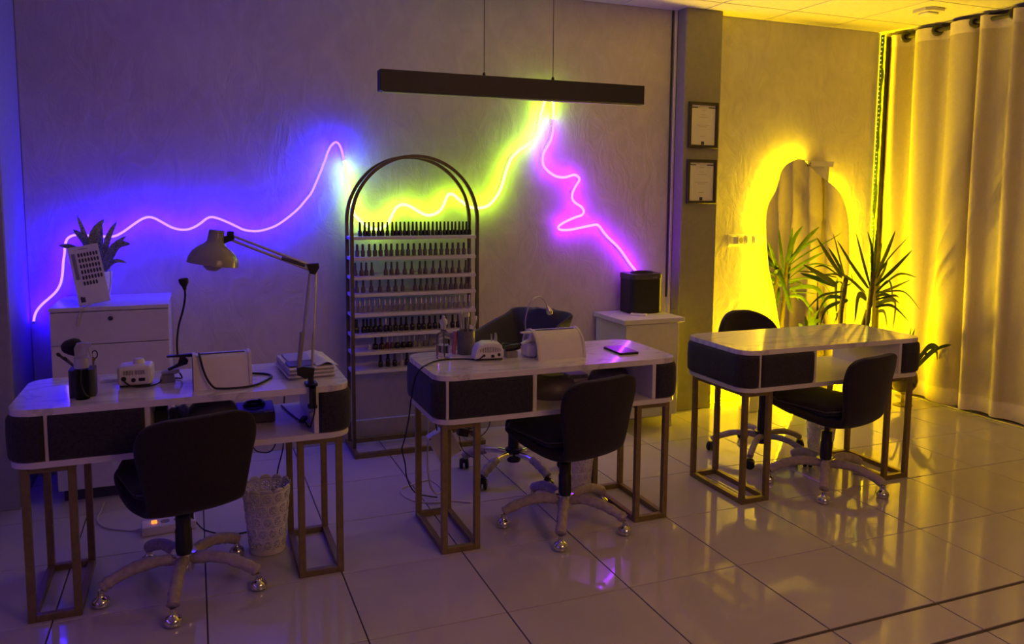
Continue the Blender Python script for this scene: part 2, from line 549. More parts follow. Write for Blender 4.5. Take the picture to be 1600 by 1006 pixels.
MIRROR_OUTLINE = [(3.566,1.756),(3.629,1.747),(3.703,1.693),(3.777,1.643),(3.876,1.589),(3.952,1.538),(4.011,1.468),(4.055,1.365),(4.080,1.259),(4.089,1.143),(4.102,0.948),(4.094,0.828),(4.095,0.537),(4.078,0.330),(4.038,0.159),(3.976,0.054),(3.878,0.013),(3.754,0.033),(3.660,0.100),(3.594,0.217),(3.533,0.366),(3.470,0.533),(3.406,0.783),(3.352,0.965),(3.323,1.155),(3.313,1.284),(3.315,1.366),(3.337,1.447),(3.384,1.520),(3.407,1.583),(3.436,1.670),(3.480,1.721)]
ROW1 = (1.245, [0.377,0.405,0.429,0.456,0.484,0.507,0.536,0.565,0.588,0.612,0.637,0.661,0.686,0.709,0.734,0.758,0.781,0.807,0.832,0.854,0.879,0.902,0.926,0.947,0.971,0.994,1.016,1.040,1.061])
ROW2 = (1.128, [0.360,0.392,0.429,0.462,0.495,0.529,0.558,0.593,0.624,0.658,0.692,0.728,0.759,0.793,0.825,0.860,0.896,0.930,0.965,1.000,1.035])
ROW3 = (1.018, [0.347,0.383,0.411,0.443,0.524,0.558,0.592,0.637,0.679,0.728,0.761,0.809,0.853,0.893,0.929,0.970,1.013,1.040])
ROW4 = (0.920, [0.354,0.392,0.438,0.488,0.539,0.581,0.623,0.698,0.732,0.770,0.807,0.851,0.884,0.919,0.948,0.985,1.016,1.044])
ROW5 = (0.805, [0.347,0.370,0.399,0.426,0.456,0.486,0.517,0.546,0.575,0.604,0.635,0.670,0.703,0.735,0.764,0.796,0.826,0.853,0.885,0.912,0.944,0.970,1.004,1.038])
ROW6 = (0.687, [0.319,0.352,0.391,0.412,0.433,0.461,0.489,0.521,0.547,0.579,0.613,0.643,0.680,0.720,0.749,0.785,0.820,0.855,0.884,0.929,0.964])
ROW7 = (0.585, [0.424,0.459,0.497,0.529,0.558,0.589,0.626,0.662,0.691,0.721,0.758,0.788,0.821])
ROW8 = (0.478, [0.489,0.532,0.573,0.616,0.647])
HEAD_LEAVES = [
 ((3.853,1.660,0.874),(3.794,1.677,1.052),(3.739,1.694,1.243),0.031),
 ((3.869,1.660,0.917),(3.890,1.694,1.113),(3.879,1.728,1.247),0.035),
 ((3.882,1.660,0.923),(3.928,1.701,1.147),(3.978,1.743,1.259),0.035),
 ((3.899,1.660,0.951),(3.988,1.722,1.073),(4.081,1.784,1.161),0.028),
 ((3.913,1.660,0.951),(4.032,1.694,1.110),(4.139,1.727,1.251),0.038),
 ((3.910,1.660,0.930),(4.082,1.719,1.056),(4.331,1.778,1.206),0.014),
 ((3.909,1.660,0.872),(3.990,1.594,0.990),(4.086,1.528,1.127),0.035),
 ((3.906,1.660,0.923),(3.942,1.655,0.993),(3.991,1.650,1.028),0.035),
 ((3.909,1.660,0.872),(4.043,1.722,0.970),(4.147,1.784,1.050),0.028),
 ((3.921,1.660,0.829),(4.136,1.681,0.942),(4.338,1.702,0.912),0.015),
 ((3.913,1.660,0.815),(4.133,1.716,0.843),(4.470,1.772,0.885),0.017),
 ((3.913,1.660,0.822),(3.971,1.606,0.905),(3.960,1.552,0.769),0.028),
 ((3.915,1.660,0.793),(4.013,1.656,0.804),(4.138,1.651,0.734),0.021),
 ((3.916,1.660,0.772),(4.037,1.625,0.800),(4.066,1.589,0.785),0.017),
 ((3.913,1.660,0.815),(4.177,1.666,0.818),(4.372,1.672,0.676),0.012),
 ((3.845,1.660,0.853),(3.698,1.670,1.013),(3.562,1.681,1.193),0.031),
 ((3.819,1.660,0.826),(3.570,1.592,0.954),(3.312,1.524,0.983),0.015),
 ((3.830,1.660,0.804),(3.636,1.620,0.922),(3.487,1.581,0.979),0.011),
 ((3.832,1.660,0.775),(3.720,1.629,0.812),(3.673,1.598,0.632),0.042),
 ((3.927,1.660,0.742),(4.152,1.718,0.747),(4.221,1.777,0.526),0.035),
 ((3.932,1.660,0.684),(4.038,1.697,0.674),(4.121,1.734,0.546),0.028),
 ((3.920,1.660,0.721),(4.019,1.612,0.730),(4.137,1.565,0.619),0.021),
 ((3.920,1.660,0.717),(4.030,1.702,0.718),(4.143,1.743,0.705),0.010)]
SIDE_LEAVES = [
 ((3.680,1.740,0.929),(3.506,1.689,1.072),(3.346,1.639,1.216),0.038),
 ((3.689,1.740,0.943),(3.635,1.756,1.043),(3.576,1.773,1.138),0.031),
 ((3.709,1.740,0.914),(3.604,1.688,1.049),(3.484,1.635,1.241),0.021),
 ((3.639,1.740,0.870),(3.452,1.670,0.943),(3.210,1.600,1.042),0.042),
 ((3.630,1.740,0.867),(3.549,1.792,0.907),(3.405,1.844,0.956),0.038),
 ((3.681,1.740,0.922),(3.483,1.699,1.016),(3.349,1.659,1.013),0.012),
 ((3.635,1.740,0.930),(3.372,1.700,0.978),(3.206,1.660,0.993),0.010),
 ((3.683,1.740,0.883),(3.689,1.808,0.879),(3.786,1.875,0.583),0.042),
 ((3.702,1.740,0.875),(3.727,1.792,0.850),(3.775,1.844,0.589),0.028),
 ((3.687,1.740,0.829),(3.479,1.711,0.812),(3.338,1.681,0.735),0.017),
 ((3.689,1.740,0.786),(3.605,1.805,0.774),(3.566,1.869,0.592),0.028),
 ((3.673,1.740,0.758),(3.554,1.745,0.712),(3.516,1.751,0.599),0.028),
 ((3.746,1.740,0.769),(3.717,1.765,0.738),(3.680,1.790,0.602),0.031),
 ((3.721,1.740,0.870),(3.733,1.699,0.903),(3.669,1.657,0.980),0.021),
 ((3.742,1.740,0.690),(3.719,1.802,0.675),(3.695,1.863,0.660),0.014)]


def led_strip(name, label, path, r, m_tube, m_light, side=1.0, clips=(), m_back=None):
    """flexible light strip stuck to the wall; its lit face looks along the wall to the left of its run"""
    y = WALL_Y - 0.044
    P = catmull([(x, y, z) for x, z in path], 3)
    P = [P[0]] + [b for a, b in zip(P, P[1:]) if (b - a).length > 1e-4]
    t = thing(name, label, 'light strip', P[0])
    o0 = P[0].copy()
    Q = [p - o0 for p in P]
    obj('diffuser_tube', MB().tube(Q, r, 8), m_tube, t, 60)
    n = len(Q)
    va, vb = [], []
    for i in range(n):
        d = Q[min(i + 1, n - 1)] - Q[max(i - 1, 0)]
        nn = Vector((-d.z, 0, d.x)).normalized() * side
        va.append(Q[i] + nn * (r * 1.02) + Vector((0, -r * 0.15, 0)))
        vb.append(Q[i] + nn * (r * 0.80) + Vector((0, r * 1.3, 0)))
    verts = va + vb
    faces = [(i, i + 1, n + i + 1, n + i) for i in range(n - 1)]
    obj('light_face', MB().raw(verts, faces), m_light, t, 0)
    if m_back:
        va = [2 * Q[i] - a for i, a in enumerate(va)]
        for v, q in zip(va, Q):
            v.y = 2 * q.y - v.y
        vb = [2 * Q[i] - b for i, b in enumerate(vb)]
        for v, q in zip(vb, Q):
            v.y = 2 * q.y - v.y
        obj('light_face', MB().raw(va + vb, faces), m_back, t, 0)
    for i in range(n // 12, n, n // 6):
        c = Q[i]
        obj('standoff_clip', MB().box(c.x - 0.004, c.x + 0.004, c.y + r * 0.6, c.y + 0.0425, c.z - 0.004, c.z + 0.004, 0.001), M_FROST, t, 0)
    for (x, z) in clips:
        c = Vector((x, y, z)) - o0
        obj('end_connector', MB().box(c.x - 0.009, c.x + 0.009, c.y - r - 0.002, c.y + r + 0.002, c.z - 0.010, c.z + 0.004, 0.002), M_WHITE_M, t)
    return t


led_strip('led_light_strip', 'blue glowing LED light strip running in waves across the left of the back wall', BLUE_PATH, 0.0058, M_BLUE_T, M_BLUE_R, 1.0, (BLUE_PATH[0],), M_BLUE_W)
led_strip('led_light_strip', 'yellow-green glowing LED light strip looping behind the nail polish rack up to the hanging beam', YELLOW_PATH, 0.0085, M_YEL_T, M_YEL_R, 1.0, (), M_YEL_W)
led_strip('led_light_strip', 'violet glowing LED light strip zigzagging down to the black air purifier', PURPLE_PATH, 0.0075, M_PUR_T, M_PUR_R, 1.0, (), M_PUR_W)

# ---------------------------------------------------------------- free-form mirror with a light behind it
mo = [Vector((x, 0, z)) for x, z in MIRROR_OUTLINE]
mo = catmull([(v.x, 0, v.z) for v in mo], 3, True)
cxm = sum(v.x for v in mo) / len(mo)
czm = sum(v.z for v in mo) / len(mo)
t = thing('mirror', 'tall free-form wall mirror with glowing yellow backlight, reflecting the curtains', 'mirror', (cxm, WALL_Y, czm))
out = [(v.x - cxm, v.z - czm) for v in mo]
MX = Matrix.Rotation(radians(90), 4, 'X')
# mirror pane, very slightly bowed like cheap glass
mb = MB()
nO = len(out)
rings = []
for s in (1.0, 0.8, 0.6, 0.4, 0.2):
    rings.append([mb.bm.verts.new((x * s, -0.064 - 0.004 * (1 - s * s) + 0.0022 * sin(x * s * 9 + 1.0), z * s)) for x, z in out])
for a, b in zip(rings, rings[1:]):
    for i in range(nO):
        j = (i + 1) % nO
        mb.bm.faces.new((a[i], a[j], b[j], b[i]))
mb.bm.faces.new(rings[-1])
obj('mirror_pane', mb, M_MIRROR, t, 80)
obj('backing_board', MB().prism([(x * 0.995, z * 0.995) for x, z in out], 0.050, 0.060, MX), M_WHITE, t, 0)
obj('spacer', MB().box(-0.2, 0.2, -0.05, 0.0, 0.35, 0.42).box(-0.2, 0.2, -0.05, 0.0, -0.35, -0.28), M_WHITE, t, 0)
va = [Vector((x * 0.950, -0.049, z * 0.975)) for x, z in out]
vb = [Vector((x * 0.935, -0.030, z * 0.965)) for x, z in out]
obj('backlight', MB().raw(va + vb, [(i, (i + 1) % nO, nO + (i + 1) % nO, nO + i) for i in range(nO)]), M_AMB_R, t, 0)

# light strip hanging down the corner by the curtain
t = thing('corner_light_strip', 'twisted greenish LED strip hanging in the corner between mirror wall and curtain', 'light strip', (4.345, 2.12, 0.0))
mb = MB()
me_ = MB()
rs = random.Random(4)
N = 150
z0, z1 = 0.25, CEIL - 0.02
for i in range(N):
    za, zb = z0 + (z1 - z0) * i / N, z0 + (z1 - z0) * (i + 1) / N
    a = 0.9 * sin(i * 0.23) + 0.4 * sin(i * 0.61) + 0.3
    dx = 0.004 * sin(i * 0.35)
    hx, hy = cos(a) * 0.014, sin(a) * 0.014
    mb.raw([(dx - hx, -hy, za), (dx + hx, hy, za), (dx + hx, hy, zb), (dx - hx, -hy, zb)], [(0, 1, 2, 3)])
    if i % 2 == 0:
        me_.box(dx - 0.004 - hx * 0.5, dx + 0.003 - hx * 0.5, 0.006, 0.012, za + 0.002, za + 0.012)
obj('strip_carrier', mb, M_LED_BODY, t, 0)
obj('light_diodes', MB().raw([(0.0165, 0.006, z0), (0.0165, 0.034, z0), (0.0165, 0.034, z1), (0.0165, 0.006, z1)], [(0, 1, 2, 3)]), M_AMB_C, t, 0)
obj('light_baffle', MB().box(0.010, 0.0155, 0.004, 0.036, z0, z1), M_LED_BODY, t, 0)  # added baffle, keeps the corner glow off the mirror wall
o = obj('loose_diodes', me_, emission('amber_diode', (1.0, 0.8, 0.12), 1.2), t, 0)
o['kind'] = 'stuff'

# light strip lying along the foot of the alcove wall, seen only between the table legs
t = thing('floor_light_strip', 'yellow LED strip lying along the foot of the glowing alcove wall', 'light strip', (3.6, 2.13, 0.0))
obj('strip_carrier', MB().box(-0.72, 0.70, -0.008, 0.010, 0.0, 0.010, 0.001), M_WHITE_M, t, 0)
obj('light_face', MB().raw([(-0.71, -0.007, 0.0112), (0.69, -0.007, 0.0112), (0.69, 0.009, 0.0112), (-0.71, 0.009, 0.0112)], [(0, 1, 2, 3)]), M_AMB_F, t, 0)
mb = MB()
for k in range(48):
    mb.box(-0.70 + k * 0.029, -0.69 + k * 0.029, -0.004, 0.006, 0.010, 0.0135, 0.001)
o = obj('diode_row', mb, M_GREY, t, 0)
o['kind'] = 'stuff'

# added off-frame strip on the left wall, for blue-violet fill on the left side
P = catmull([(-3.155, -3.4 + 0.42 * k, 1.45 + 0.16 * sin(k * 1.1)) for k in range(10)], 6)
o0 = P[0].copy()
Q = [p - o0 for p in P]
t = thing('led_light_strip', 'added unseen blue-violet fill strip waving along the plain left side wall', 'light strip', o0)
obj('diffuser_tube', MB().tube(Q, 0.0058, 8), M_FILL_T, t, 60)
n = len(Q)
va = [q + Vector((0.0062, 0, 0.006)) for q in Q]
vb = [q + Vector((0.0062, 0, -0.006)) for q in Q]
obj('light_face', MB().raw(va + vb, [(i, i + 1, n + i + 1, n + i) for i in range(n - 1)]), M_FILL_R, t, 0)
for i in range(4, n, 12):
    obj('standoff_clip', MB().box(Q[i].x - 0.044, Q[i].x - 0.004, Q[i].y - 0.004, Q[i].y + 0.004, Q[i].z - 0.004, Q[i].z + 0.004, 0.001), M_FROST, t, 0)

# ================================================================ nail tables
TW, TD, TZ = 1.145, 0.495, 0.76
CR = 0.07


def perimeter(d_from, d_to, side):
    """points and outward normals along the table rim, from the front divider round one end to the back"""
    pts = []
    if side == 'left':
        n1 = 8
        for k in range(n1 + 1):
            x = d_from + (CR - d_from) * k / n1
            pts.append((Vector((x, 0, 0)), Vector((0, -1, 0))))
        if d_from < CR:
            pts = []
            a_start = math.acos(max(-1, min(1, (CR - d_from) / CR)))
        else:
            a_start = 0.0
        for k in range(11):
            u = k / 10
            ang = radians(270) - (pi / 2 - 0) * u
            if pts == [] and ang > radians(270) - 1e-6 and d_from < CR:
                pass
            x = CR + CR * cos(ang)
            if d_from < CR and x > d_from:
                continue
            pts.append((Vector((x, CR + CR * sin(ang), 0)), Vector((cos(ang), sin(ang), 0))))
        for k in range(1, 25):
            y = CR + (TD - 2 * CR) * k / 24
            pts.append((Vector((0, y, 0)), Vector((-1, 0, 0))))
        for k in range(1, 7):
            ang = radians(180) - pi / 2 * k / 6
            pts.append((Vector((CR + CR * cos(ang), TD - CR + CR * sin(ang), 0)), Vector((cos(ang), sin(ang), 0))))
    else:
        for k in range(5):
            x = d_from + (TW - CR - d_from) * k / 4
            pts.append((Vector((x, 0, 0)), Vector((0, -1, 0))))
        for k in range(1, 9):
            ang = radians(-90) + pi / 2 * k / 8
            pts.append((Vector((TW - CR + CR * cos(ang), CR + CR * sin(ang), 0)), Vector((cos(ang), sin(ang), 0))))
        for k in range(1, 25):
            y = CR + (TD - 2 * CR) * k / 24
            pts.append((Vector((TW, y, 0)), Vector((1, 0, 0))))
        for k in range(1, 7):
            ang = pi / 2 * k / 6
            pts.append((Vector((TW - CR + CR * cos(ang), TD - CR + CR * sin(ang), 0)), Vector((cos(ang), sin(ang), 0))))
    return pts


def pad(pts, z0, z1, ribs=True):
    """upholstered panel swept along pts, rounded at every edge; shallow vertical channels on the ends"""
    mb = MB()
    zc, h = (z0 + z1) / 2, (z1 - z0) / 2
    sec = [(-0.022, -1.0), (-0.004, -1.0), (0.006, -0.94), (0.010, -0.82), (0.0115, -0.4), (0.012, 0.0), (0.0115, 0.4), (0.010, 0.82), (0.006, 0.94), (-0.004, 1.0), (-0.022, 1.0)]
    # distance along the run
    s = [0.0]
    for a, b in zip(pts, pts[1:]):
        s.append(s[-1] + (b[0] - a[0]).length)
    L = s[-1]
    rows = []
    for i, (p, nrm) in enumerate(pts):
        e = min(s[i], L - s[i])
        k = min(1.0, e / 0.016)
        k = math.sqrt(max(0.0, 1 - (1 - k) ** 2))
        hh = h * (0.90 + 0.10 * k)
        rb = 0.0
        if ribs and abs(nrm.x) > 0.9:
            rb = -0.0025 * (0.5 + 0.5 * cos(p.y / 0.035 * 2 * pi)) ** 4
        row = []
        for off, zz in sec:
            o = off
            if off > -0.02:
                o = -0.018 + (off + 0.018) * (0.35 + 0.65 * k) + rb * (1 - abs(zz))
            q = p + nrm * o
            row.append(mb.bm.verts.new((q.x, q.y, zc + hh * zz)))
        rows.append(row)
    for a, b in zip(rows, rows[1:]):
        for j in range(len(sec) - 1):
            mb.bm.faces.new((a[j], a[j + 1], b[j + 1], b[j]))
        mb.bm.faces.new((a[-1], a[0], b[0], b[-1]))
    mb.bm.faces.new(rows[0])
    mb.bm.faces.new(list(reversed(rows[-1])))
    return mb


def run(x0, x1):
    n = 14
    e = [0, 0.004, 0.010, 0.018]
    xs = [x0 + v for v in e] + [x0 + 0.018 + (x1 - x0 - 0.036) * k / n for k in range(1, n)] + [x1 - v for v in reversed(e)]
    return [(Vector((x, 0, 0)), Vector((0, -1, 0))) for x in xs]


def densify_start(pts):
    a, b = pts[0], pts[1]
    d = (b[0] - a[0])
    L = d.length
    if L < 0.008:
        return pts
    extra = [(a[0] + d * (v / L), a[1]) for v in (0.003, 0.008, 0.016) if v < L * 0.95]
    return [a] + extra + pts[1:]


def nail_table(label, x0, y0, div, div2=0.434, up=1.012):
    t = thing('nail_table', label, 'table', (x0, y0, 0), 0, 'three matching nail tables')
    obj('table_top', MB().prism(rrect(0, TW, 0, TD, CR, 8), TZ - 0.024, TZ, None, 0.003), M_MARBLE, t)
    obj('lower_board', MB().prism(rrect(0, TW, 0, TD, CR, 8), 0.555, 0.577, None, 0.003), M_WHITE, t)
    zA, zB = 0.579, TZ - 0.026
    lp = densify_start(perimeter(div, 0, 'left'))
    obj('padded_panel', pad(lp, zA, zB), M_PAD, t, 60)
    obj('padded_panel', pad(run(div + 0.011, div2 - 0.011), zA, zB), M_PAD, t, 60)
    rp = densify_start(perimeter(up + 0.013, 0, 'right'))
    obj('padded_panel', pad(rp, zA, zB), M_PAD, t, 60)
    obj('divider', MB().box(div, div + 0.011, 0.0, 0.03, 0.577, TZ - 0.024, 0.001), M_CREAM, t, 0)
    obj('side_panel', MB().box(div2 - 0.012, div2 + 0.006, 0.004, TD - 0.03, 0.577, TZ - 0.024, 0.001), M_WHITE, t, 0)
    obj('side_panel', MB().box(up - 0.006, up + 0.012, 0.004, TD - 0.03, 0.577, TZ - 0.024, 0.001), M_WHITE, t, 0)
    obj('back_panel', MB().box(CR, div2, TD - 0.04, TD - 0.028, 0.577, TZ - 0.024).box(up, TW - CR, TD - 0.04, TD - 0.028, 0.577, TZ - 0.024), M_WHITE, t, 0)
    b = 0.025
    for fx0, fx1 in ((0.030, 0.197), (0.944, 1.115)):
        ya, yb = 0.027, 0.458
        for lx in (fx0, fx1 - b):
            for ly in (ya, yb - b):
                obj('leg', MB().box(lx, lx + b, ly, ly + b, 0.0, 0.555, 0.0015), M_GOLD, t, 0)
        for lz in (0.0, 0.530):
            obj('front_rail' if lz else 'base_rail', MB().box(fx0 + b, fx1 - b, ya, ya + b, lz, lz + b, 0.0015), M_GOLD, t, 0)
            obj('back_rail', MB().box(fx0 + b, fx1 - b, yb - b, yb, lz, lz + b, 0.0015), M_GOLD, t, 0)
            for lx in (fx0, fx1 - b):
                obj('side_rail', MB().box(lx, lx + b, ya + b, yb - b, lz, lz + b, 0.0015), M_GOLD, t, 0)
    return t


T1, T2, T3 = (-1.105, 0.492), (0.383, 0.490), (1.888, 0.490)
nail_table('marble-topped nail table on the left carrying the swing-arm lamp, on brass legs', T1[0], T1[1], 0.112)
nail_table('marble-topped nail table in the middle with the clear pump bottle, on brass legs', T2[0], T2[1], 0.040)
nail_table('bare marble-topped nail table on the right in yellow light, black padded ends on brass legs', T3[0], T3[1], 0.088, 0.430, 0.985)

# ================================================================ chairs


def shell_surface(style):
    if style == 'square':
        prof = [(.245, .428, .165), (.225, .395, .195), (.15, .368, .208), (.04, .352, .214), (-.07, .342, .208), (-.15, .344, .182), (-.207, .366, .174),
                (-.237, .43, .182), (-.254, .52, .198), (-.266, .60, .214), (-.276, .660, .208), (-.281, .698, .184), (-.283, .720, .128)]
    elif style == 'wing':
        prof = [(.225, .440, .150), (.215, .405, .185), (.15, .368, .215), (.04, .352, .230), (-.07, .345, .228), (-.15, .352, .215), (-.205, .385, .215),
                (-.235, .44, .220), (-.253, .52, .215), (-.266, .58, .195), (-.276, .63, .160), (-.281, .660, .110), (-.282, .676, .055)]
    else:
        prof = [(.245, .428, .165), (.225, .395, .195), (.15, .368, .222), (.04, .352, .232), (-.07, .345, .225), (-.15, .352, .205), (-.205, .385, .205),
                (-.235, .44, .220), (-.253, .52, .222), (-.266, .59, .205), (-.276, .645, .170), (-.281, .685, .120), (-.282, .706, .060)]
    C = catmull([(0, y, z) for y, z, w in prof], 3)
    W = catmull([(w, 0, 0) for y, z, w in prof], 3)
    return C, [v.x for v in W]


def chair(name, label, cx, cy, heading, base_deg, lift, style, foot, fabric, cat_group):
    t = thing(name, label, 'chair', (cx, cy, 0), heading, cat_group)
    up = Vector((0, 0, lift))
    C, W = shell_surface(style)
    n = len(C)
    NT = 15
    th = 0.046
    mb = MB()
    outer, inner = [], []
    for i in range(n):
        d = (C[min(i + 1, n - 1)] - C[max(i - 1, 0)]).normalized()
        nrm = Vector((0, -d.z, d.y))          # points up over the seat, forward over the back
        if nrm.z < 0 and nrm.y < 0:
            nrm = -nrm
        nrm = Vector((0, d.z, -d.y)) if d.y < -0.2 or d.z > 0.2 else nrm
        if i < 2:
            nrm = Vector((0, -0.2, 1)).normalized()
        f = i / (n - 1)
        curl = 0.055 * sin(pi * min(1, f * 1.05)) + (0.05 if f > 0.55 else 0.05 * f / 0.55) * (1 - max(0, f - 0.8) * 3.5)
        if style == 'square':
            ks = ((0, .0), (.15, .03), (.30, .032), (.42, .016), (.52, .018), (.70, .042), (.85, .038), (1.01, .012))
            for (fa, ca), (fb, cb) in zip(ks, ks[1:]):
                if fa <= f <= fb:
                    curl = ca + (cb - ca) * (f - fa) / (fb - fa)
        rimz = max(C[i].z, 0.535 + (0.22 - C[i].y) / 0.5 * 0.135)
        ro, ri = [], []
        for j in range(NT):
            s = -1 + 2 * j / (NT - 1)
            c = curl * abs(s) ** 2.4
            p = C[i] + Vector((W[i] * s, 0, 0)) + nrm * c + up
            tk = (th + 0.030 * max(0.0, 1 - f / 0.34)) * (1 - 0.35 * abs(s) ** 4) * (0.75 if i < 2 or i > n - 3 else 1)
            q = C[i] + Vector(((W[i] - 0.012) * s, 0, 0)) + nrm * (c + tk) + up
            if style == 'wing':
                a3 = abs(s) ** 3
                p = C[i] + Vector((W[i] * s * (1.0 if f < 0.5 else 1.0), 0, (rimz - C[i].z) * a3)) + up
                q = p + nrm * (th * (1 - a3)) - Vector((th * 0.8 * a3 * (1 if s > 0 else -1), 0, 0))
            ro.append(mb.bm.verts.new(p))
            ri.append(mb.bm.verts.new(q))
        outer.append(ro)
        inner.append(ri)
    for i in range(n - 1):
        for j in range(NT - 1):
            mb.bm.faces.new((outer[i][j], outer[i][j + 1], outer[i + 1][j + 1], outer[i + 1][j]))
            mb.bm.faces.new((inner[i][j], inner[i + 1][j], inner[i + 1][j + 1], inner[i][j + 1]))
        for j in (0, NT - 1):
            mb.bm.faces.new((outer[i][j], outer[i + 1][j], inner[i + 1][j], inner[i][j]))
    for i in (0, n - 1):
        for j in range(NT - 1):
            mb.bm.faces.new((outer[i][j], outer[i][j + 1], inner[i][j + 1], inner[i][j]))
    sh = obj('seat_shell', mb, fabric, t, 180)
    sh.modifiers.new('smooth', 'SUBSURF').levels = 1
    sh.modifiers['smooth'].render_levels = 1
    # piping along the rim of the shell
    rim = [v.co.copy() for v in []]
    L = [Vector((-(W[i]) - 0.001, 0, 0)) for i in range(n)]
    # loose seat cushion
    mb = MB()
    ol = rrect(-0.185, 0.185, -0.165, 0.225, 0.07, 6)
    rows = []
    for s, z in ((0.90, 0.396), (1.0, 0.410), (1.02, 0.425), (0.99, 0.440), (0.90, 0.450), (0.55, 0.456)):
        rows.append([mb.bm.verts.new((x * s, 0.03 + (y - 0.03) * s, z + lift + 0.020 * ((y - 0.03) / 0.2) ** 2)) for x, y in ol])
    m = len(ol)
    for a, b in zip(rows, rows[1:]):
        for k in range(m):
            mb.bm.faces.new((a[k], a[(k + 1) % m], b[(k + 1) % m], b[k]))
    mb.bm.faces.new(rows[-1])
    mb.bm.faces.new(list(reversed(rows[0])))
    obj('seat_cushion', mb, fabric, t, 60)
    pz = catmull([(x * 1.02, 0.03 + (y - 0.03) * 1.02, 0.425 + lift + 0.020 * ((y - 0.03) / 0.2) ** 2) for x, y in ol], 2, True)
    obj('piping', MB().tube(pz + [pz[0]], 0.0035, 6, False), M_DARK, t)
    # lift column
    zs = 0.350 + lift
    obj('swivel_plate', MB().box(-0.075, 0.075, -0.075, 0.075, zs - 0.022, zs + 0.006, 0.006), M_BLACK, t)
    obj('gas_column', MB().lathe([(0, 0.10), (0.030, 0.10), (0.030, 0.225 + lift * 0.35), (0.027, 0.23 + lift * 0.35), (0.027, zs - 0.07), (0.014, zs - 0.065), (0.014, zs - 0.02), (0, zs - 0.02)], 20), M_BLACK, t)
    obj('lever', MB().tube([(0.05, 0.02, zs - 0.012), (0.15, -0.02, zs - 0.016), (0.205, -0.06, zs - 0.020)], [0.004, 0.004, 0.009], 8), M_BLACK, t)
    chrome = foot == 'glide'
    obj('hub', MB().lathe([(0, 0.070), (0.034, 0.070), (0.038, 0.085), (0.038, 0.128), (0.046, 0.133), (0.046, 0.140), (0.030, 0.144), (0, 0.144)], 20), M_CHROME if chrome else M_BLACK, t)
    rr = random.Random(int(cx * 100) + 7)
    for k in range(5):
        a = radians(base_deg + 72 * k) - heading
        dx, dy = cos(a), sin(a)
        arch = [(0.030, 0.112), (0.09, 0.122), (0.16, 0.118), (0.22, 0.100), (0.262, 0.082), (0.283, 0.068)]
        pts = catmull([(dx * r, dy * r, z) for r, z in arch], 5)
        if foot == 'glide':
            rad = [0.022 + rr.uniform(-0.002, 0.0025) for _ in pts]
            rad[-1] = 0.015
            lg = obj('leg', MB().tube(pts, rad, 10), M_FOAM, t, 60)
            obj('foot_glide', MB().lathe([(0, 0), (0.020, 0.0), (0.029, 0.006), (0.031, 0.016), (0.027, 0.028), (0.015, 0.036), (0.011, 0.042), (0.010, 0.062), (0, 0.062)], 18, None, dx * 0.285, dy * 0.285), M_CHROME, lg)
        else:
            rad = [0.017 + rr.uniform(-0.001, 0.001) for _ in pts]
            lg = obj('leg', MB().tube(pts, rad, 10), M_CHROME if style == 'wing' else M_FOAM, t, 60)
            if style == 'wing':
                q = pts[len(pts) // 2 - 3:]
                obj('foam_sleeve', MB().tube(q, [0.023 + rr.uniform(-0.003, 0.003) for _ in q], 10), M_FOAM, lg, 60)
            ca = a + rr.uniform(-1.2, 1.2)
            tx, ty = -sin(ca), cos(ca)
            MW = Matrix.Translation((dx * 0.282, dy * 0.282, 0.027)) @ Matrix.Rotation(ca, 4, 'Z') @ Matrix.Rotation(radians(90), 4, 'Y')
            w = MB()
            for s in (-0.025, 0.005):
                w.lathe([(0, s), (0.020, s), (0.027, s + 0.004), (0.027, s + 0.016), (0.020, s + 0.020), (0, s + 0.020)], 18, MW)
            w.lathe([(0, 0.034), (0.020, 0.034), (0.023, 0.044), (0.018, 0.054), (0, 0.056)], 14, None, dx * 0.282, dy * 0.282)
            obj('castor', w, M_BLACK, lg)
    return t


H = radians
GF = 'swivel chairs drawn up in front of the tables'
GB = 'swivel chairs behind the tables'
chair('swivel_chair', 'black upholstered swivel chair seen from behind at the left nail table', -0.573, 0.616, H(16), 190.7 - 144, 0.0, 'square', 'glide', M_CHAIR, GF)
chair('swivel_chair', 'black upholstered swivel chair seen from behind at the middle nail table', 1.030, 0.636, H(14), 25.0, 0.0, 'square', 'glide', M_CHAIR, GF)
chair('swivel_chair', 'black upholstered swivel chair seen from behind at the bare right nail table', 2.510, 0.598, H(13), 10, 0.0, 'square', 'glide', M_CHAIR, GF)
chair('swivel_chair', 'charcoal swivel chair behind the middle table, swept back showing above the dust collector, black castors', 1.05, 1.31, H(122), 142, 0.19, 'wing', 'castor', M_CHAIR2, GB)
chair('swivel_chair', 'dark round-backed swivel chair behind the right table against the glowing wall, black castors', 2.515, 1.10, H(176), 146, 0.10, 'round', 'castor', M_CHAIR, GB)

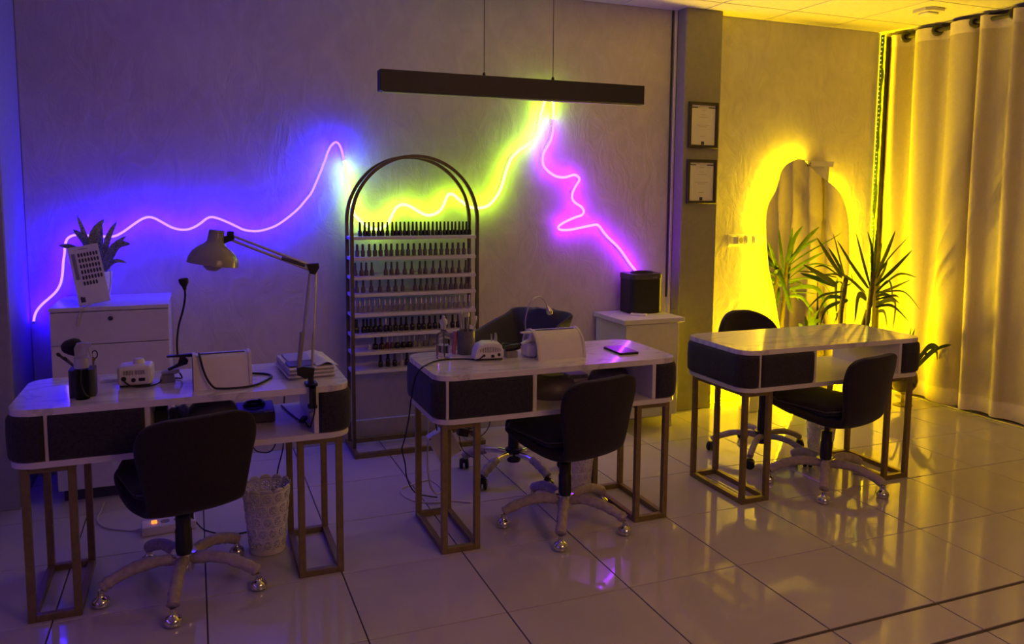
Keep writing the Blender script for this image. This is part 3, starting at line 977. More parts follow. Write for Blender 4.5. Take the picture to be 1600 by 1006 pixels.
# ================================================================ polish rack
t = thing('polish_rack', 'arched brass display rack with eight white shelves of nail polish bottles', 'rack', (0.69, 2.0, 0))
cx, cy = 0.69, 2.0
RX = 0.372
g = 0.0095
for y, nm in ((1.945, 'front'), (2.095, 'back')):
    for s in (-1, 1):
        x = s * RX
        obj('upright', MB().box(x - g, x + g, y - cy - g, y - cy + g, 0.028, 1.33, 0.001), M_GOLD_D, t, 0)
    mb = MB()
    NA = 40
    rows = []
    for k in range(NA + 1):
        a = pi - pi * k / NA
        row = []
        for ro, dy in ((RX - g, -g), (RX + g, -g), (RX + g, g), (RX - g, g)):
            row.append(mb.bm.verts.new((ro * cos(a), y - cy + dy, 1.33 + ro * sin(a))))
        rows.append(row)
    for a, b in zip(rows, rows[1:]):
        for j in range(4):
            mb.bm.faces.new((a[j], a[(j + 1) % 4], b[(j + 1) % 4], b[j]))
    mb.bm.faces.new(rows[0]); mb.bm.faces.new(rows[-1])
    obj('arch', mb, M_GOLD_D, t)
for y0, y1, n_ in ((1.832, 1.858, 'front_rail'), (2.118, 2.144, 'back_rail')):
    obj(n_, MB().box(-0.39, 0.39, y0 - cy, y1 - cy, 0, 0.028, 0.001), M_GOLD, t, 0)
for s in (-1, 1):
    x = s * 0.377
    obj('side_rail', MB().box(x - 0.013, x + 0.013, 1.858 - cy, 2.118 - cy, 0, 0.028, 0.001), M_GOLD, t, 0)
SHZ = [1.245, 1.128, 1.018, 0.920, 0.805, 0.687, 0.585, 0.478]
for z in SHZ:
    obj('shelf', MB().box(-RX - 0.004, RX + 0.004, 1.938 - cy, 2.104 - cy, z - 0.018, z, 0.001).box(-RX - 0.004, RX + 0.004, 2.100 - cy, 2.104 - cy, z, z + 0.012), M_WHITE, t, 0)

# bottles, one thing each, with a body and a cap
COLS = {
    'lime_lit_black': ((0.012, 0.018, 0.010), 0.2), 'mauve': ((0.13, 0.10, 0.105), 0.18), 'greyed': ((0.17, 0.15, 0.14), 0.2),  # top-shelf black bottles carry the strip's green light in their colour
    'black': ((0.010, 0.009, 0.012), 0.22), 'red': ((0.14, 0.018, 0.02), 0.15), 'wine': ((0.05, 0.010, 0.02), 0.15),
    'grey': ((0.24, 0.22, 0.25), 0.2), 'white': ((0.55, 0.50, 0.50), 0.3), 'brown': ((0.09, 0.035, 0.03), 0.2)}
M_B = {k: material('polish_' + k, c, rough=r, spec=0.6, var=0.05, coat=0.4) for k, (c, r) in COLS.items()}
M_B['clear'] = material('polish_clear', (0.62, 0.58, 0.60), rough=0.08, trans=0.65, var=0.0)
M_C = {'black': M_BLACK, 'silver': M_STEEL, 'grey': M_GREY, 'dusk': material('smoky_cap', (0.075, 0.062, 0.062), rough=0.35), 'clear': M_FROST, 'white': M_WHITE_M}


def polish_meshes():
    d = {}
    # shape: body profile, cap profile
    S = {
        'slim': ([(0, 0), (.0105, 0), (.012, .002), (.012, .027), (.008, .034), (.006, .036), (0, .036)], [(0, .036), (.0075, .036), (.0058, .079), (.004, .081), (0, .081)]),
        'round': ([(0, 0), (.0115, 0), (.0128, .003), (.0128, .022), (.0095, .032), (.0062, .037), (0, .037)], [(0, .037), (.0068, .037), (.0056, .074), (.004, .076), (0, .076)]),
        'band': ([(0, 0), (.0085, 0), (.0118, .003), (.0125, .02), (.0128, .034), (.008, .037), (0, .037)], [(0, .037), (.0075, .037), (.0075, .066), (.005, .072), (0, .073)]),
        'square': ([(0, 0), (.0125, 0), (.0138, .002), (.0138, .032), (.010, .036), (.006, .039), (0, .039)], [(0, .039), (.0078, .039), (.0066, .078), (.005, .080), (0, .080)]),
        'wide': ([(0, 0), (.0155, 0), (.0172, .003), (.0172, .026), (.012, .032), (.006, .035), (0, .035)], [(0, .035), (.007, .035), (.0055, .078), (.004, .080), (0, .080)]),
        'low': ([(0, 0), (.011, 0), (.012, .002), (.012, .012), (.008, .016), (0, .016)], [(0, .016), (.007, .016), (.006, .03), (0, .031)]),
        'tall': ([(0, 0), (.0125, 0), (.0135, .002), (.0135, .044), (.010, .050), (.006, .053), (0, .053)], [(0, .053), (.0082, .053), (.0078, .095), (.005, .097), (0, .097)]),
    }
    for k, (b, c) in S.items():
        nn = 4 if False else 12
        d[k] = (b, c, nn)
    return d


PM = polish_meshes()
_pm = {}


def polish(x, z, shape, body, cap, label, group, y=2.01):
    key = (shape, body, cap)
    if key not in _pm:
        b, c, nn = PM[shape]
        _pm[key] = (MB().lathe(b, nn).mesh('glass_body', M_B[body], 50), MB().lathe(c, 10).mesh('cap', M_C[cap], 50))
    r = thing('polish_bottle', label, 'nail polish', (x, y, z), 0, group)
    link('glass_body', _pm[key][0], r)
    link('cap', _pm[key][1], r)
    return r


NTH = ['first', 'second', 'third', 'fourth', 'fifth', 'sixth', 'seventh', 'eighth', 'ninth', 'tenth', 'eleventh', 'twelfth', 'thirteenth', 'fourteenth', 'fifteenth', 'sixteenth', 'seventeenth', 'eighteenth', 'nineteenth', 'twentieth', 'twenty-first', 'twenty-second', 'twenty-third', 'twenty-fourth', 'twenty-fifth', 'twenty-sixth', 'twenty-seventh', 'twenty-eighth', 'twenty-ninth', 'thirtieth']
SHELF = ['top shelf', 'second shelf down', 'third shelf down', 'fourth shelf down', 'fifth shelf down', 'sixth shelf down', 'seventh shelf down', 'lowest shelf']
STD = {0: ('slim', 'lime_lit_black', 'black', 'dark tall-capped'), 1: ('band', 'greyed', 'dusk', 'pale round-capped'), 2: ('round', 'mauve', 'dusk', 'mauve-grey'),
       3: ('round', 'mauve', 'dusk', 'mauve-grey'), 4: ('round', 'clear', 'silver', 'clear silver-capped'), 5: ('square', 'black', 'black', 'black')}
SP6 = [('low', 'white', 'white', 'tiny white'), ('wide', 'black', 'black', 'dark'), ('wide', 'wine', 'black', 'wine-dark'), ('round', 'red', 'silver', 'dark red silver-capped'), ('round', 'brown', 'silver', 'red-brown silver-capped'),
       ('wide', 'black', 'clear', 'wide black clear-capped'), ('wide', 'black', 'clear', 'wide black clear-capped'), ('wide', 'black', 'clear', 'wide black clear-capped'), ('round', 'grey', 'silver', 'grey silver-capped'),
       ('round', 'grey', 'grey', 'grey'), ('round', 'greyed', 'silver', 'grey silver-capped'), ('round', 'grey', 'grey', 'grey'), ('low', 'clear', 'clear', 'tiny clear')]
SP7 = [('square', 'black', 'black', 'black'), ('tall', 'black', 'black', 'tall black'), ('square', 'black', 'dusk', 'black smoky-capped'), ('round', 'white', 'silver', 'whitish silver-capped'), ('square', 'black', 'black', 'black')]
for ri, (z, xs) in enumerate((ROW1, ROW2, ROW3, ROW4, ROW5, ROW6, ROW7, ROW8)):
    for k, x in enumerate(xs):
        if ri == 6:
            s = SP6[k]
        elif ri == 7:
            s = SP7[k]
        else:
            s = STD[ri]
            if ri == 5 and k == 7:
                s = ('square', 'black', 'silver', 'black silver-capped')
            if ri == 5 and k == 20:
                s = ('square', 'black', 'dusk', 'black smoky-capped')
        x = min(max(x, 0.345), 1.035)
        polish(x, SHZ[ri], s[0], s[1], s[2], '%s nail polish bottle, %s from the left on the rack\'s %s' % (s[3], NTH[k], SHELF[ri]), 'nail polish on the ' + SHELF[ri])

# ================================================================ cabinets
t = thing('drawer_cabinet', 'white lacquered drawer cabinet with a round lock, against the wall under the blue light', 'cabinet', (-0.8845, 1.92, 0))
hx = 0.2555
obj('carcass', MB().box(-hx, hx, -0.225, 0.236, 0.06, 0.925, 0.001), M_WHITE, t, 0)
obj('cabinet_top', MB().box(-hx - 0.003, hx + 0.003, -0.243, 0.238, 0.925, 0.944, 0.0015), M_WHITE, t, 0)
obj('plinth', MB().box(-hx + 0.02, hx - 0.02, -0.20, 0.236, 0.0, 0.06), M_DARK, t, 0)
for z0, z1 in ((0.768, 0.921), (0.420, 0.764), (0.064, 0.416)):
    d = obj('drawer', MB().box(-hx + 0.001, hx - 0.001, -0.243, -0.225, z0, z1, 0.0015), M_WHITE, t, 0)
    if z0 > 0.7:
        MK = Matrix.Translation((0.0, -0.243, 0.887)) @ Matrix.Rotation(radians(90), 4, 'X')
        obj('lock', MB().lathe([(0, 0), (0.011, 0), (0.011, 0.004), (0.008, 0.006), (0, 0.006)], 16, MK), M_DARK, d)

t = thing('side_cabinet', 'white low cabinet with overhanging top carrying the black air purifier, beside the column', 'cabinet', (2.17, 1.94, 0))
obj('carcass', MB().box(-0.198, 0.185, -0.185, 0.20, 0.085, 0.685, 0.001), M_WHITE, t, 0)
obj('cabinet_door', MB().box(-0.198, 0.185, -0.199, -0.187, 0.088, 0.682, 0.001), M_WHITE, t, 0)
obj('cabinet_top', MB().box(-0.215, 0.225, -0.205, 0.205, 0.685, 0.715, 0.002), M_WHITE, t, 0)
for sx in (-0.17, 0.155):
    for sy in (-0.16, 0.17):
        obj('foot', MB().lathe([(0, 0), (0.016, 0), (0.018, 0.004), (0.018, 0.085), (0, 0.085)], 12, None, sx, sy), M_STEEL, t)

# air purifier
t = thing('air_purifier', 'black box air purifier with oval rim standing on the white side cabinet', 'appliance', (2.245, 2.035, 0.715))
obj('housing', MB().prism(rrect(-0.118, 0.118, -0.088, 0.088, 0.035, 6), 0.004, 0.225, None, 0.004).prism(rrect(-0.10, 0.10, -0.07, 0.07, 0.03, 6), 0.0, 0.004), M_BLACK, t)
obj('upper_band', MB().prism(rrect(-0.121, 0.121, -0.091, 0.091, 0.036, 6), 0.2255, 0.262, None, 0.006), M_DARK, t)
ring = [(0.075 * cos(2 * pi * k / 28), -0.01 + 0.05 * sin(2 * pi * k / 28), 0.266) for k in range(29)]
obj('carry_ring', MB().tube(ring, 0.007, 8, False), M_BLACK, t)
obj('outlet_grille', MB().lathe([(0, 0.262), (0.06, 0.262), (0.06, 0.264), (0, 0.264)], 20, None, 0, -0.01, 1, 0.62), M_DARK, t)
obj('brand_plate', MB().box(0.035, 0.068, -0.0935, -0.0905, 0.236, 0.2395), M_GREY, t, 0)
t = tag(obj('remote_control', MB().box(-0.052, 0.052, -0.018, 0.018, 0, 0.014, 0.004, 2), M_WHITE_M, None, 40, (2.150, 1.895, 0.715), (0, 0, H(-42))), 'small white remote control lying before the air purifier', 'remote')
obj('button_row', MB().box(-0.04, 0.035, -0.006, 0.006, 0.0135, 0.0155, 0.001), M_GREY, t)

# ================================================================ hanging beam light
t = thing('pendant_beam', 'long black beam pendant light hanging from two thin wires over the middle table', 'lamp', (0.895, 0.90, 1.968))
obj('beam_housing', MB().box(-0.645, 0.645, -0.030, 0.030, -0.044, 0.046, 0.002), M_BEAM, t, 0)
obj('diffuser_strip', MB().box(-0.63, 0.63, -0.018, 0.018, -0.0475, -0.0435), M_GREY, t, 0)
for x in (-0.168, 0.171):
    obj('suspension_wire', MB().tube([(x, 0, 0.046), (x, 0, CEIL - 1.968)], 0.0018, 6), M_BLACK, t)
    obj('wire_clamp', MB().lathe([(0, 0.046), (0.007, 0.046), (0.007, 0.058), (0.003, 0.064), (0, 0.064)], 10, None, x, 0), M_BLACK, t)
    obj('ceiling_cup', MB().lathe([(0, CEIL - 1.968 - 0.012), (0.018, CEIL - 1.968 - 0.012), (0.02, CEIL - 1.968), (0, CEIL - 1.968)], 12, None, x, 0), M_BLACK, t)

# ================================================================ curtains


def curtain(label, cross, x_mid, amp, gap0, rings):
    """cross: y positions (descending) where the cloth passes the rod, alternating front and behind"""
    t = thing('curtain', label, 'curtain', (x_mid, cross[0], 0.0), 0, 'voile curtains on the window wall')
    pts = []
    sgn = -1
    for a, b in zip(cross, cross[1:]):
        for k in range(8):
            u = k / 8
            pts.append((a + (b - a) * u, sgn * (abs(sin(pi * u)) ** 0.7)))
        sgn = -sgn
    pts.append((cross[-1], 0))
    zs = [0.012, 0.10, 0.35, 0.8, 1.3, 1.8, 2.2, 2.45, 2.60, CEIL - 0.028]
    rc = random.Random(int(cross[0] * 50))
    ph = rc.uniform(0, 6)

    def P(y, s, z, off=0.0):
        f = 1 - z / CEIL
        a = amp * (1 - 0.25 * f) * (1 + 0.25 * f * sin(y * 5.3 + ph))
        return Vector((s * a + 0.012 * f * sin(y * 9 + ph + z * 1.2) + off, y - cross[0] + 0.02 * f * sin(y * 4 + z * 1.7 + ph), z + (0.008 * (1 + sin(y * 7 + ph)) if z < 0.05 else 0)))
    n = len(pts)
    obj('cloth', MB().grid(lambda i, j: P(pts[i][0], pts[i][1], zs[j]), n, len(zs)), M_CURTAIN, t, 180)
    hz = [0.010, 0.05, 0.135]
    obj('bottom_hem', MB().grid(lambda i, j: P(pts[i][0], pts[i][1], hz[j] if j else zs[0], -0.002), n, 3), M_HEM, t, 180)
    tz = [2.605, 2.65, CEIL - 0.027]
    obj('top_hem', MB().grid(lambda i, j: P(pts[i][0], pts[i][1], tz[j], -0.002), n, 3), M_HEM, t, 180)
    for y in rings:
        MR = Matrix.Translation((-0.010, y - cross[0] - 0.012, 2.668)) @ Vector((-0.6, -0.8, 0)).to_track_quat('Z', 'Y').to_matrix().to_4x4()
        prof = []
        mbr = MB()
        for k in range(16):
            pass
        ringp = [MR @ Vector((0.028 * cos(2 * pi * k / 20), 0.028 * sin(2 * pi * k / 20), 0)) for k in range(21)]
        obj('grommet', MB().tube(ringp, 0.013, 8, False), M_FRAME, t)
    return t


C1 = [2.150, 2.017, 1.930, 1.748, 1.640, 1.451, 1.385]
C2 = [1.400, 1.320, 1.169, 1.090, 0.900, 0.800, 0.610, 0.510, 0.320, 0.220, 0.030, -0.07, -0.26, -0.36, -0.55, -0.65, -0.84, -0.94, -1.13, -1.23, -1.42]
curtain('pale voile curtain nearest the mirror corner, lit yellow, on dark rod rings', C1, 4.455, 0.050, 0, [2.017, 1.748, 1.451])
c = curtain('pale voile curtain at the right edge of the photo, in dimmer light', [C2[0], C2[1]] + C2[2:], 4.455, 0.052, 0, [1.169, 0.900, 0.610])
t = thing('curtain_rod', 'dark curtain rod under the ceiling carrying the voile curtains', 'rod', (4.452, 0.4, 2.668))
obj('rod', MB().tube([(0, 1.755, 0), (0, -2.2, 0)], 0.015, 12), M_FRAME, t)
for y in (1.70, 0.1, -2.0):
    obj('bracket', MB().box(-0.01, 0.01, y - 0.01, y + 0.01, 0.01, CEIL - 2.668 - 0.03, 0.001), M_FRAME, t, 0)

# ================================================================ wall things
for z0, z1, which in ((1.808, 2.113, 'upper'), (1.434, 1.731, 'lower')):
    t = thing('framed_certificate', 'framed certificate on the taupe column, %s of the two' % which, 'picture', (2.704, 2.05, (z0 + z1) / 2), 0, 'certificates on the column')
    h = (z1 - z0) / 2
    wv = 0.118
    mb = MB()
    mb.box(-wv, wv, -0.018, -0.001, h - 0.020, h, 0.002).box(-wv, wv, -0.018, -0.001, -h, -h + 0.020, 0.002)
    mb.box(-wv, -wv + 0.022, -0.018, -0.001, -h + 0.020, h - 0.020, 0.002).box(wv - 0.022, wv, -0.018, -0.001, -h + 0.020, h - 0.020, 0.002)
    obj('frame', mb, M_FRAME, t, 0)
    p = obj('certificate_sheet', MB().box(-wv + 0.020, wv - 0.020, -0.0075, -0.002, -h + 0.018, h - 0.018), M_PAPER, t, 0)
    k = MB()
    k.box(-0.095, -0.045, -0.0085, -0.0072, h - 0.040, h - 0.033).box(0.042, 0.095, -0.0085, -0.0072, h - 0.040, h - 0.033)
    k.box(-0.012, 0.012, -0.0085, -0.0072, -h + 0.022, -h + 0.044)
    obj('dark_mark', k, M_INK, p, 0)
    k = MB()
    for zz, ww in ((h - 0.055, 0.012), (h - 0.085, 0.02), (h - 0.102, 0.034), (h - 0.155, 0.05), (h - 0.165, 0.03), (-h + 0.075, 0.02)):
        xx = -ww
        while xx < ww:
            k.box(xx, xx + 0.008, -0.0083, -0.0072, zz, zz + 0.0028)
            xx += 0.0105
    o = obj('printed_line', k, M_INK_L, p, 0)
    o['kind'] = 'stuff'

# wall switch and socket row behind the mirror edge
t = thing('socket_row', 'white row of wall sockets and switches half hidden by the mirror', 'socket', (3.20, WALL_Y, 1.172))
obj('cover_plate', MB().box(-0.172, 0.172, -0.010, 0.001, -0.042, 0.042, 0.003, 2), M_WHITE_M, t)
for i in range(5):
    x = -0.138 + 0.069 * i
    q = obj('socket_module', MB().box(x - 0.029, x + 0.029, -0.016, -0.009, -0.034, 0.034, 0.003), M_WHITE_M, t)
    if i in (1,):
        MK = Matrix.Translation((x, -0.016, 0)) @ Matrix.Rotation(radians(90), 4, 'X')
        obj('socket_hole', MB().lathe([(0, 0.0), (0.018, 0.0), (0.020, 0.002), (0.0, 0.0025)], 18, MK), M_GREY, q)
    elif i == 0:
        obj('plug', MB().box(x - 0.026, x + 0.026, -0.055, -0.016, -0.030, 0.030, 0.008, 2), M_WHITE_M, q)
    else:
        obj('rocker', MB().box(x - 0.018, x + 0.018, -0.020, -0.015, -0.026, 0.026, 0.002), M_WHITE_M, q)

t = thing('wall_light_box', 'white wall-mounted box with a projecting lid behind the top of the mirror', 'wall lamp', (3.775, WALL_Y, 1.65))
obj('box_body', MB().box(-0.105, 0.105, -0.050, 0.001, -0.14, 0.085, 0.004), M_WHITE, t, 0)
obj('lid', MB().prism([(-0.115, 0), (0.113, 0), (0.113, -0.085), (-0.115, -0.085)], 0.085, 0.094, None, 0.002), M_WHITE, t, 0)
obj('lid_flap', MB().box(-0.10, 0.108, -0.084, -0.080, 0.055, 0.086, 0.001), M_WHITE, t, 0)

# box on the ceiling
t = thing('smoke_alarm', 'small flat pale alarm box on the ceiling near the curtain', 'alarm', (4.045, 1.47, CEIL))
obj('alarm_base', MB().prism([(-0.085, -0.05), (-0.05, -0.08), (0.05, -0.08), (0.085, -0.05), (0.085, 0.05), (0.05, 0.08), (-0.05, 0.08), (-0.085, 0.05)], -0.022, 0.0, None, 0.003), M_CREAM, t)
obj('alarm_cover', MB().box(-0.05, 0.05, -0.04, 0.04, -0.036, -0.022, 0.005), M_WHITE_M, t)

tag(obj('wall_cable', MB().tube([(2.52, 2.156, CEIL - 0.002), (2.519, 2.157, 2.0), (2.521, 2.157, 1.4), (2.522, 2.157, 0.79)], 0.006, 8), M_CORD_B), 'thin dark cable running down the wall beside the column, ending above the side cabinet', 'cable')

# ================================================================ things on the drawer cabinet
CT = 0.944
t = thing('potted_plant', 'leafy variegated plant in a white pot on the drawer cabinet, behind the nail sample board', 'plant', (-0.955, 1.93, CT))
obj('pot', MB().lathe([(0, 0), (0.046, 0), (0.050, 0.004), (0.066, 0.145), (0.064, 0.148), (0.058, 0.145), (0.054, 0.13), (0, 0.13)], 20), M_WHITE_M, t)
obj('soil', MB().lathe([(0, 0.128), (0.054, 0.128), (0.0, 0.134)], 14), M_SOIL, t)


def leaf_mesh(base, mid, tip, width, fold=0.25, per=5):
    """a strap or lance shaped leaf with a centre fold and real thickness at its rib"""
    P = catmull([base, mid, tip], per)
    n = len(P)
    mb = MB()
    rows = []
    for i, p in enumerate(P):
        d = (P[min(i + 1, n - 1)] - P[max(i - 1, 0)]).normalized()
        side = d.cross(Vector((0.25, -1, 0.15)))
        if side.length < 1e-3:
            side = Vector((1, 0, 0))
        side.normalize()
        up = side.cross(d).normalized()
        u = i / (n - 1)
        wv = width * 0.5 * (sin(pi * min(1.0, 0.16 + 0.84 * u)) ** 0.75 if u > 0.0 else 0.4)
        if i == n - 1:
            wv = 0.0006
        rows.append([mb.bm.verts.new(p + side * wv + up * wv * fold), mb.bm.verts.new(p - up * 0.0015), mb.bm.verts.new(p - side * wv + up * wv * fold), mb.bm.verts.new(p + up * 0.001)])
    for a, b in zip(rows, rows[1:]):
        for j in range(4):
            mb.bm.faces.new((a[j], a[(j + 1) % 4], b[(j + 1) % 4], b[j]))
    return mb


org = Vector((-0.955, 1.93, CT))
for (tip, mid, w_) in (((-1.032, 1.90, 1.372), (-1.00, 1.90, 1.26), .035), ((-0.915, 1.90, 1.352), (-0.965, 1.88, 1.26), .062), ((-0.862, 1.94, 1.338), (-0.905, 1.92, 1.25), .040),
                       ((-0.80, 1.88, 1.228), (-0.87, 1.89, 1.215), .060), ((-0.822, 1.93, 1.130), (-0.88, 1.92, 1.140), .030), ((-1.125, 1.95, 1.222), (-1.05, 1.94, 1.20), .045),
                       ((-1.062, 1.98, 1.300), (-1.00, 1.96, 1.225), .060), ((-0.825, 1.99, 1.262), (-0.89, 1.97, 1.20), .045), ((-0.94, 2.03, 1.33), (-0.95, 1.99, 1.23), .05)):
    b = Vector((-0.955 + (mid[0] + 0.955) * 0.2, 1.93, CT + 0.13))
    m2 = Vector(mid)
    obj('leaf', leaf_mesh(b - org, m2 - org, Vector(tip) - org, w_ * 0.72), M_LEAF_B, t, 60)

# tilted nail colour sample board leaning on the pot
LB, RB = Vector((-1.018, 1.715, CT + 0.001)), Vector((-0.897, 1.735, CT + 0.001))
LT = Vector((-1.079, 1.865, 1.212))
ex = (Vector((-0.944, 1.872, 1.224)) - LT).normalized()
ez = (LT - LB)
hB = ez.length
ez.normalize()
ex = (ex - ez * ex.dot(ez)).normalized()
ey = ez.cross(ex).normalized()
MBd = Matrix(((ex.x, ey.x, ez.x, LB.x), (ex.y, ey.y, ez.y, LB.y), (ex.z, ey.z, ez.z, LB.z), (0, 0, 0, 1)))
t = thing('nail_sample_board', 'white board of dark nail colour samples leaning against the potted plant on the drawer cabinet', 'board', (0, 0, 0))
t.matrix_world = MBd
WB = 0.136
obj('board', MB().box(0, WB, -0.002, 0.004, 0.0, hB, 0.001), M_WHITE, t, 0)
obj('footer_band', MB().box(0.001, WB - 0.001, -0.0035, -0.0015, 0.006, 0.048), M_PAPER, t, 0)
obj('footer_emblem', MB().box(0.012, 0.032, -0.0045, -0.003, 0.014, 0.040).box(0.014, 0.022, -0.0045, -0.003, 0.040, 0.044), M_INK, t, 0)
obj('colour_bar', MB().box(0.012, 0.028, -0.0035, -0.0015, 0.135, hB - 0.038), M_GREY, t, 0)
obj('heading_line', MB().box(0.046, 0.088, -0.003, -0.0015, hB - 0.021, hB - 0.017), M_INK_L, t, 0)
nm = MB().prism([(0.0048 * cos(2 * pi * k / 12), 0.0115 * sin(2 * pi * k / 12)) for k in range(12)], 0.0, 0.0022, Matrix.Rotation(radians(90), 4, 'X')).mesh('nail_swatch', M_DARK, 40)
for r in range(6):
    for k in range(7):
        if r == 5 and k > 4:
            continue
        link('nail_swatch', nm, t, (0.043 + 0.0132 * k, -0.0015, hB - 0.050 - 0.0305 * r))

tag(obj('light_cable', MB().tube(catmull([(-0.892, 1.85, 1.12), (-0.889, 1.80, 1.04), (-0.902, 1.745, 0.985), (-0.955, 1.70, 0.962), (-1.005, 1.672, 0.93), (-1.024, 1.671, 0.88), (-1.024, 1.672, 0.856)], 5), 0.0032, 6), M_CORD_W),
    'pale thin cable hanging over the front edge of the drawer cabinet before the sample board', 'cable')

# ================================================================ left table: tools
Z1 = TZ
t = thing('brush_cup', 'dark square cup for brushes at the left end of the left table', 'cup', (-0.888, 0.655, Z1))
obj('cup_body', MB().prism(rrect(-0.042, 0.042, -0.042, 0.042, 0.012, 4), 0, 0.004).prism(rrect(-0.042, 0.042, -0.042, 0.042, 0.012, 4), 0.004, 0.098, None, 0.001), M_DARK, t)


def brush(label, base, tip, head_r, head_l, m_handle, m_head, hr=0.0032):
    b, e = Vector(base), Vector(tip)
    d = (e - b)
    t = thing('makeup_brush', label, 'brush', base, 0, 'brushes in the dark cup')
    L = d.length
    q = d.to_track_quat('Z', 'Y').to_matrix().to_4x4()
    obj('handle', MB().lathe([(0, 0), (hr, 0.002), (hr * 1.2, L * 0.4), (hr * 1.5, L - head_l), (0, L - head_l)], 8, q), m_handle, t)
    obj('bristles', MB().lathe([(0, L - head_l - 0.006), (hr * 1.5, L - head_l - 0.006), (head_r * 0.62, L - head_l * 0.86), (head_r * 0.92, L - head_l * 0.62), (head_r, L - head_l * 0.42), (head_r * 0.92, L - head_l * 0.22), (head_r * 0.6, L - head_l * 0.06), (0, L)], 12, q), m_head, t)
    return t


zc = Z1 + 0.098
brush('big round black powder brush standing in the dark cup', (-0.892, 0.655, zc), (-0.925, 0.64, zc + 0.108), 0.035, 0.056, M_DARK, M_CHAIR, 0.004)
brush('small dark smudge brush leaning left out of the dark cup', (-0.905, 0.65, zc), (-0.962, 0.62, zc + 0.066), 0.0065, 0.02, M_DARK, M_CHAIR2)
brush('thin brush with a dark tip in the dark cup, between smudge and powder brush', (-0.900, 0.65, zc), (-0.940, 0.61, zc + 0.052), 0.0055, 0.02, M_GREY, M_CHAIR2)
brush('upright slim dark brush in the dark cup, right of the powder brush stem', (-0.884, 0.655, zc), (-0.897, 0.65, zc + 0.085), 0.006, 0.02, M_DARK, M_GREY)

t = thing('spray_bottle', 'clear trigger spray bottle standing before the dark brush cup', 'bottle', (-0.884, 0.595, Z1))
obj('bottle_body', MB().lathe([(0, 0), (0.022, 0), (0.0235, 0.004), (0.0235, 0.098), (0.020, 0.108), (0.014, 0.114), (0.014, 0.122), (0, 0.122)], 20), M_GLASS, t)
obj('collar', MB().lathe([(0, 0.112), (0.0235, 0.112), (0.0245, 0.120), (0.0235, 0.146), (0.018, 0.150), (0, 0.150)], 20), M_FROST, t)
obj('trigger_head', MB().prism([(-0.018, 0.148), (0.017, 0.148), (0.019, 0.178), (0.034, 0.183), (0.036, 0.197), (0.010, 0.203), (-0.012, 0.199), (-0.020, 0.182)], -0.011, 0.011, Matrix.Rotation(radians(90), 4, 'X'), 0.002), M_FROST, t)
obj('trigger', MB().tube([(0.022, 0, 0.184), (0.029, 0, 0.165), (0.033, 0, 0.146)], [0.005, 0.0045, 0.003], 8), M_FROST, t)
obj('dip_tube', MB().tube(catmull([(0, 0, 0.114), (-0.003, 0, 0.06), (0.006, 0, 0.02), (0.018, 0, 0.006)], 5), 0.0025, 8), M_FROST, t)

t = thing('nail_scissors', 'small scissors with dark loop handle and a gold screw in the brush cup', 'scissors', (-0.858, 0.66, zc - 0.002))
lp = [(0.010 + 0.009 * cos(a * 2 * pi / 16), 0, 0.048 + 0.014 * sin(a * 2 * pi / 16)) for a in range(17)]
obj('loop_handle', MB().tube(lp, 0.0022, 6, False), M_BLACK, t)
obj('blade', MB().box(0.001, 0.008, -0.001, 0.001, 0.0, 0.036), M_STEEL, t, 0)
obj('gold_screw', MB().lathe([(0, -0.003), (0.006, -0.003), (0.006, 0.003), (0, 0.003)], 12, Matrix.Translation((0.006, 0, 0.030)) @ Matrix.Rotation(radians(90), 4, 'X')), material('polished_gold', (0.9, 0.6, 0.12), rough=0.2, metal=1.0), t)

t = tag(obj('paper_card', MB().box(-0.032, 0.032, -0.030, 0.030, 0, 0.012, 0.001), M_PAPER, None, 0, (-0.825, 0.86, Z1), (0, 0, H(6))), 'small white card stack lying behind the brush cup', 'card')

# first nail drill machine: boxy with a knob on top
t = thing('nail_drill_machine', 'white boxy nail drill machine with a knob on top, on the left table', 'nail drill', (-0.722, 0.765, Z1), H(-3))
obj('housing', MB().box(-0.060, 0.060, -0.052, 0.052, 0.006, 0.080, 0.014, 3), M_WHITE_M, t)
obj('base_pad', MB().box(-0.052, 0.052, -0.045, 0.045, 0.0, 0.008, 0.002), M_BLACK, t)
obj('knob', MB().lathe([(0, 0.078), (0.020, 0.078), (0.020, 0.090), (0.015, 0.098), (0, 0.099)], 18, None, 0.01, 0.01), M_WHITE_M, t)
for x0 in (-0.038, 0.002):
    for k in range(7):
        obj('vent_slot', MB().box(x0 + k * 0.005, x0 + k * 0.005 + 0.002, -0.0532, -0.0515, 0.048, 0.064), M_DARK, t, 0)
MY = lambda x, z: Matrix.Translation((x, -0.052, z)) @ Matrix.Rotation(radians(90), 4, 'X')
obj('round_socket', MB().lathe([(0, 0), (0.009, 0), (0.009, 0.002), (0, 0.0025)], 16, MY(-0.037, 0.034)), M_BLACK, t)
obj('round_socket', MB().lathe([(0, 0), (0.008, 0), (0.008, 0.002), (0, 0.0025)], 16, MY(-0.004, 0.028)), M_BLACK, t)
obj('rocker_switch', MB().box(0.014, 0.036, -0.0545, -0.051, 0.023, 0.035, 0.001), M_BLACK, t, 0)
obj('power_lead', MB().tube(catmull([(-0.037, -0.056, 0.032), (-0.025, -0.064, 0.018), (0.0, -0.066, 0.006), (0.05, -0.06, 0.004), (0.08, -0.03, 0.006), (0.095, 0.0, 0.02)], 5), 0.003, 6), M_CORD_B, t)

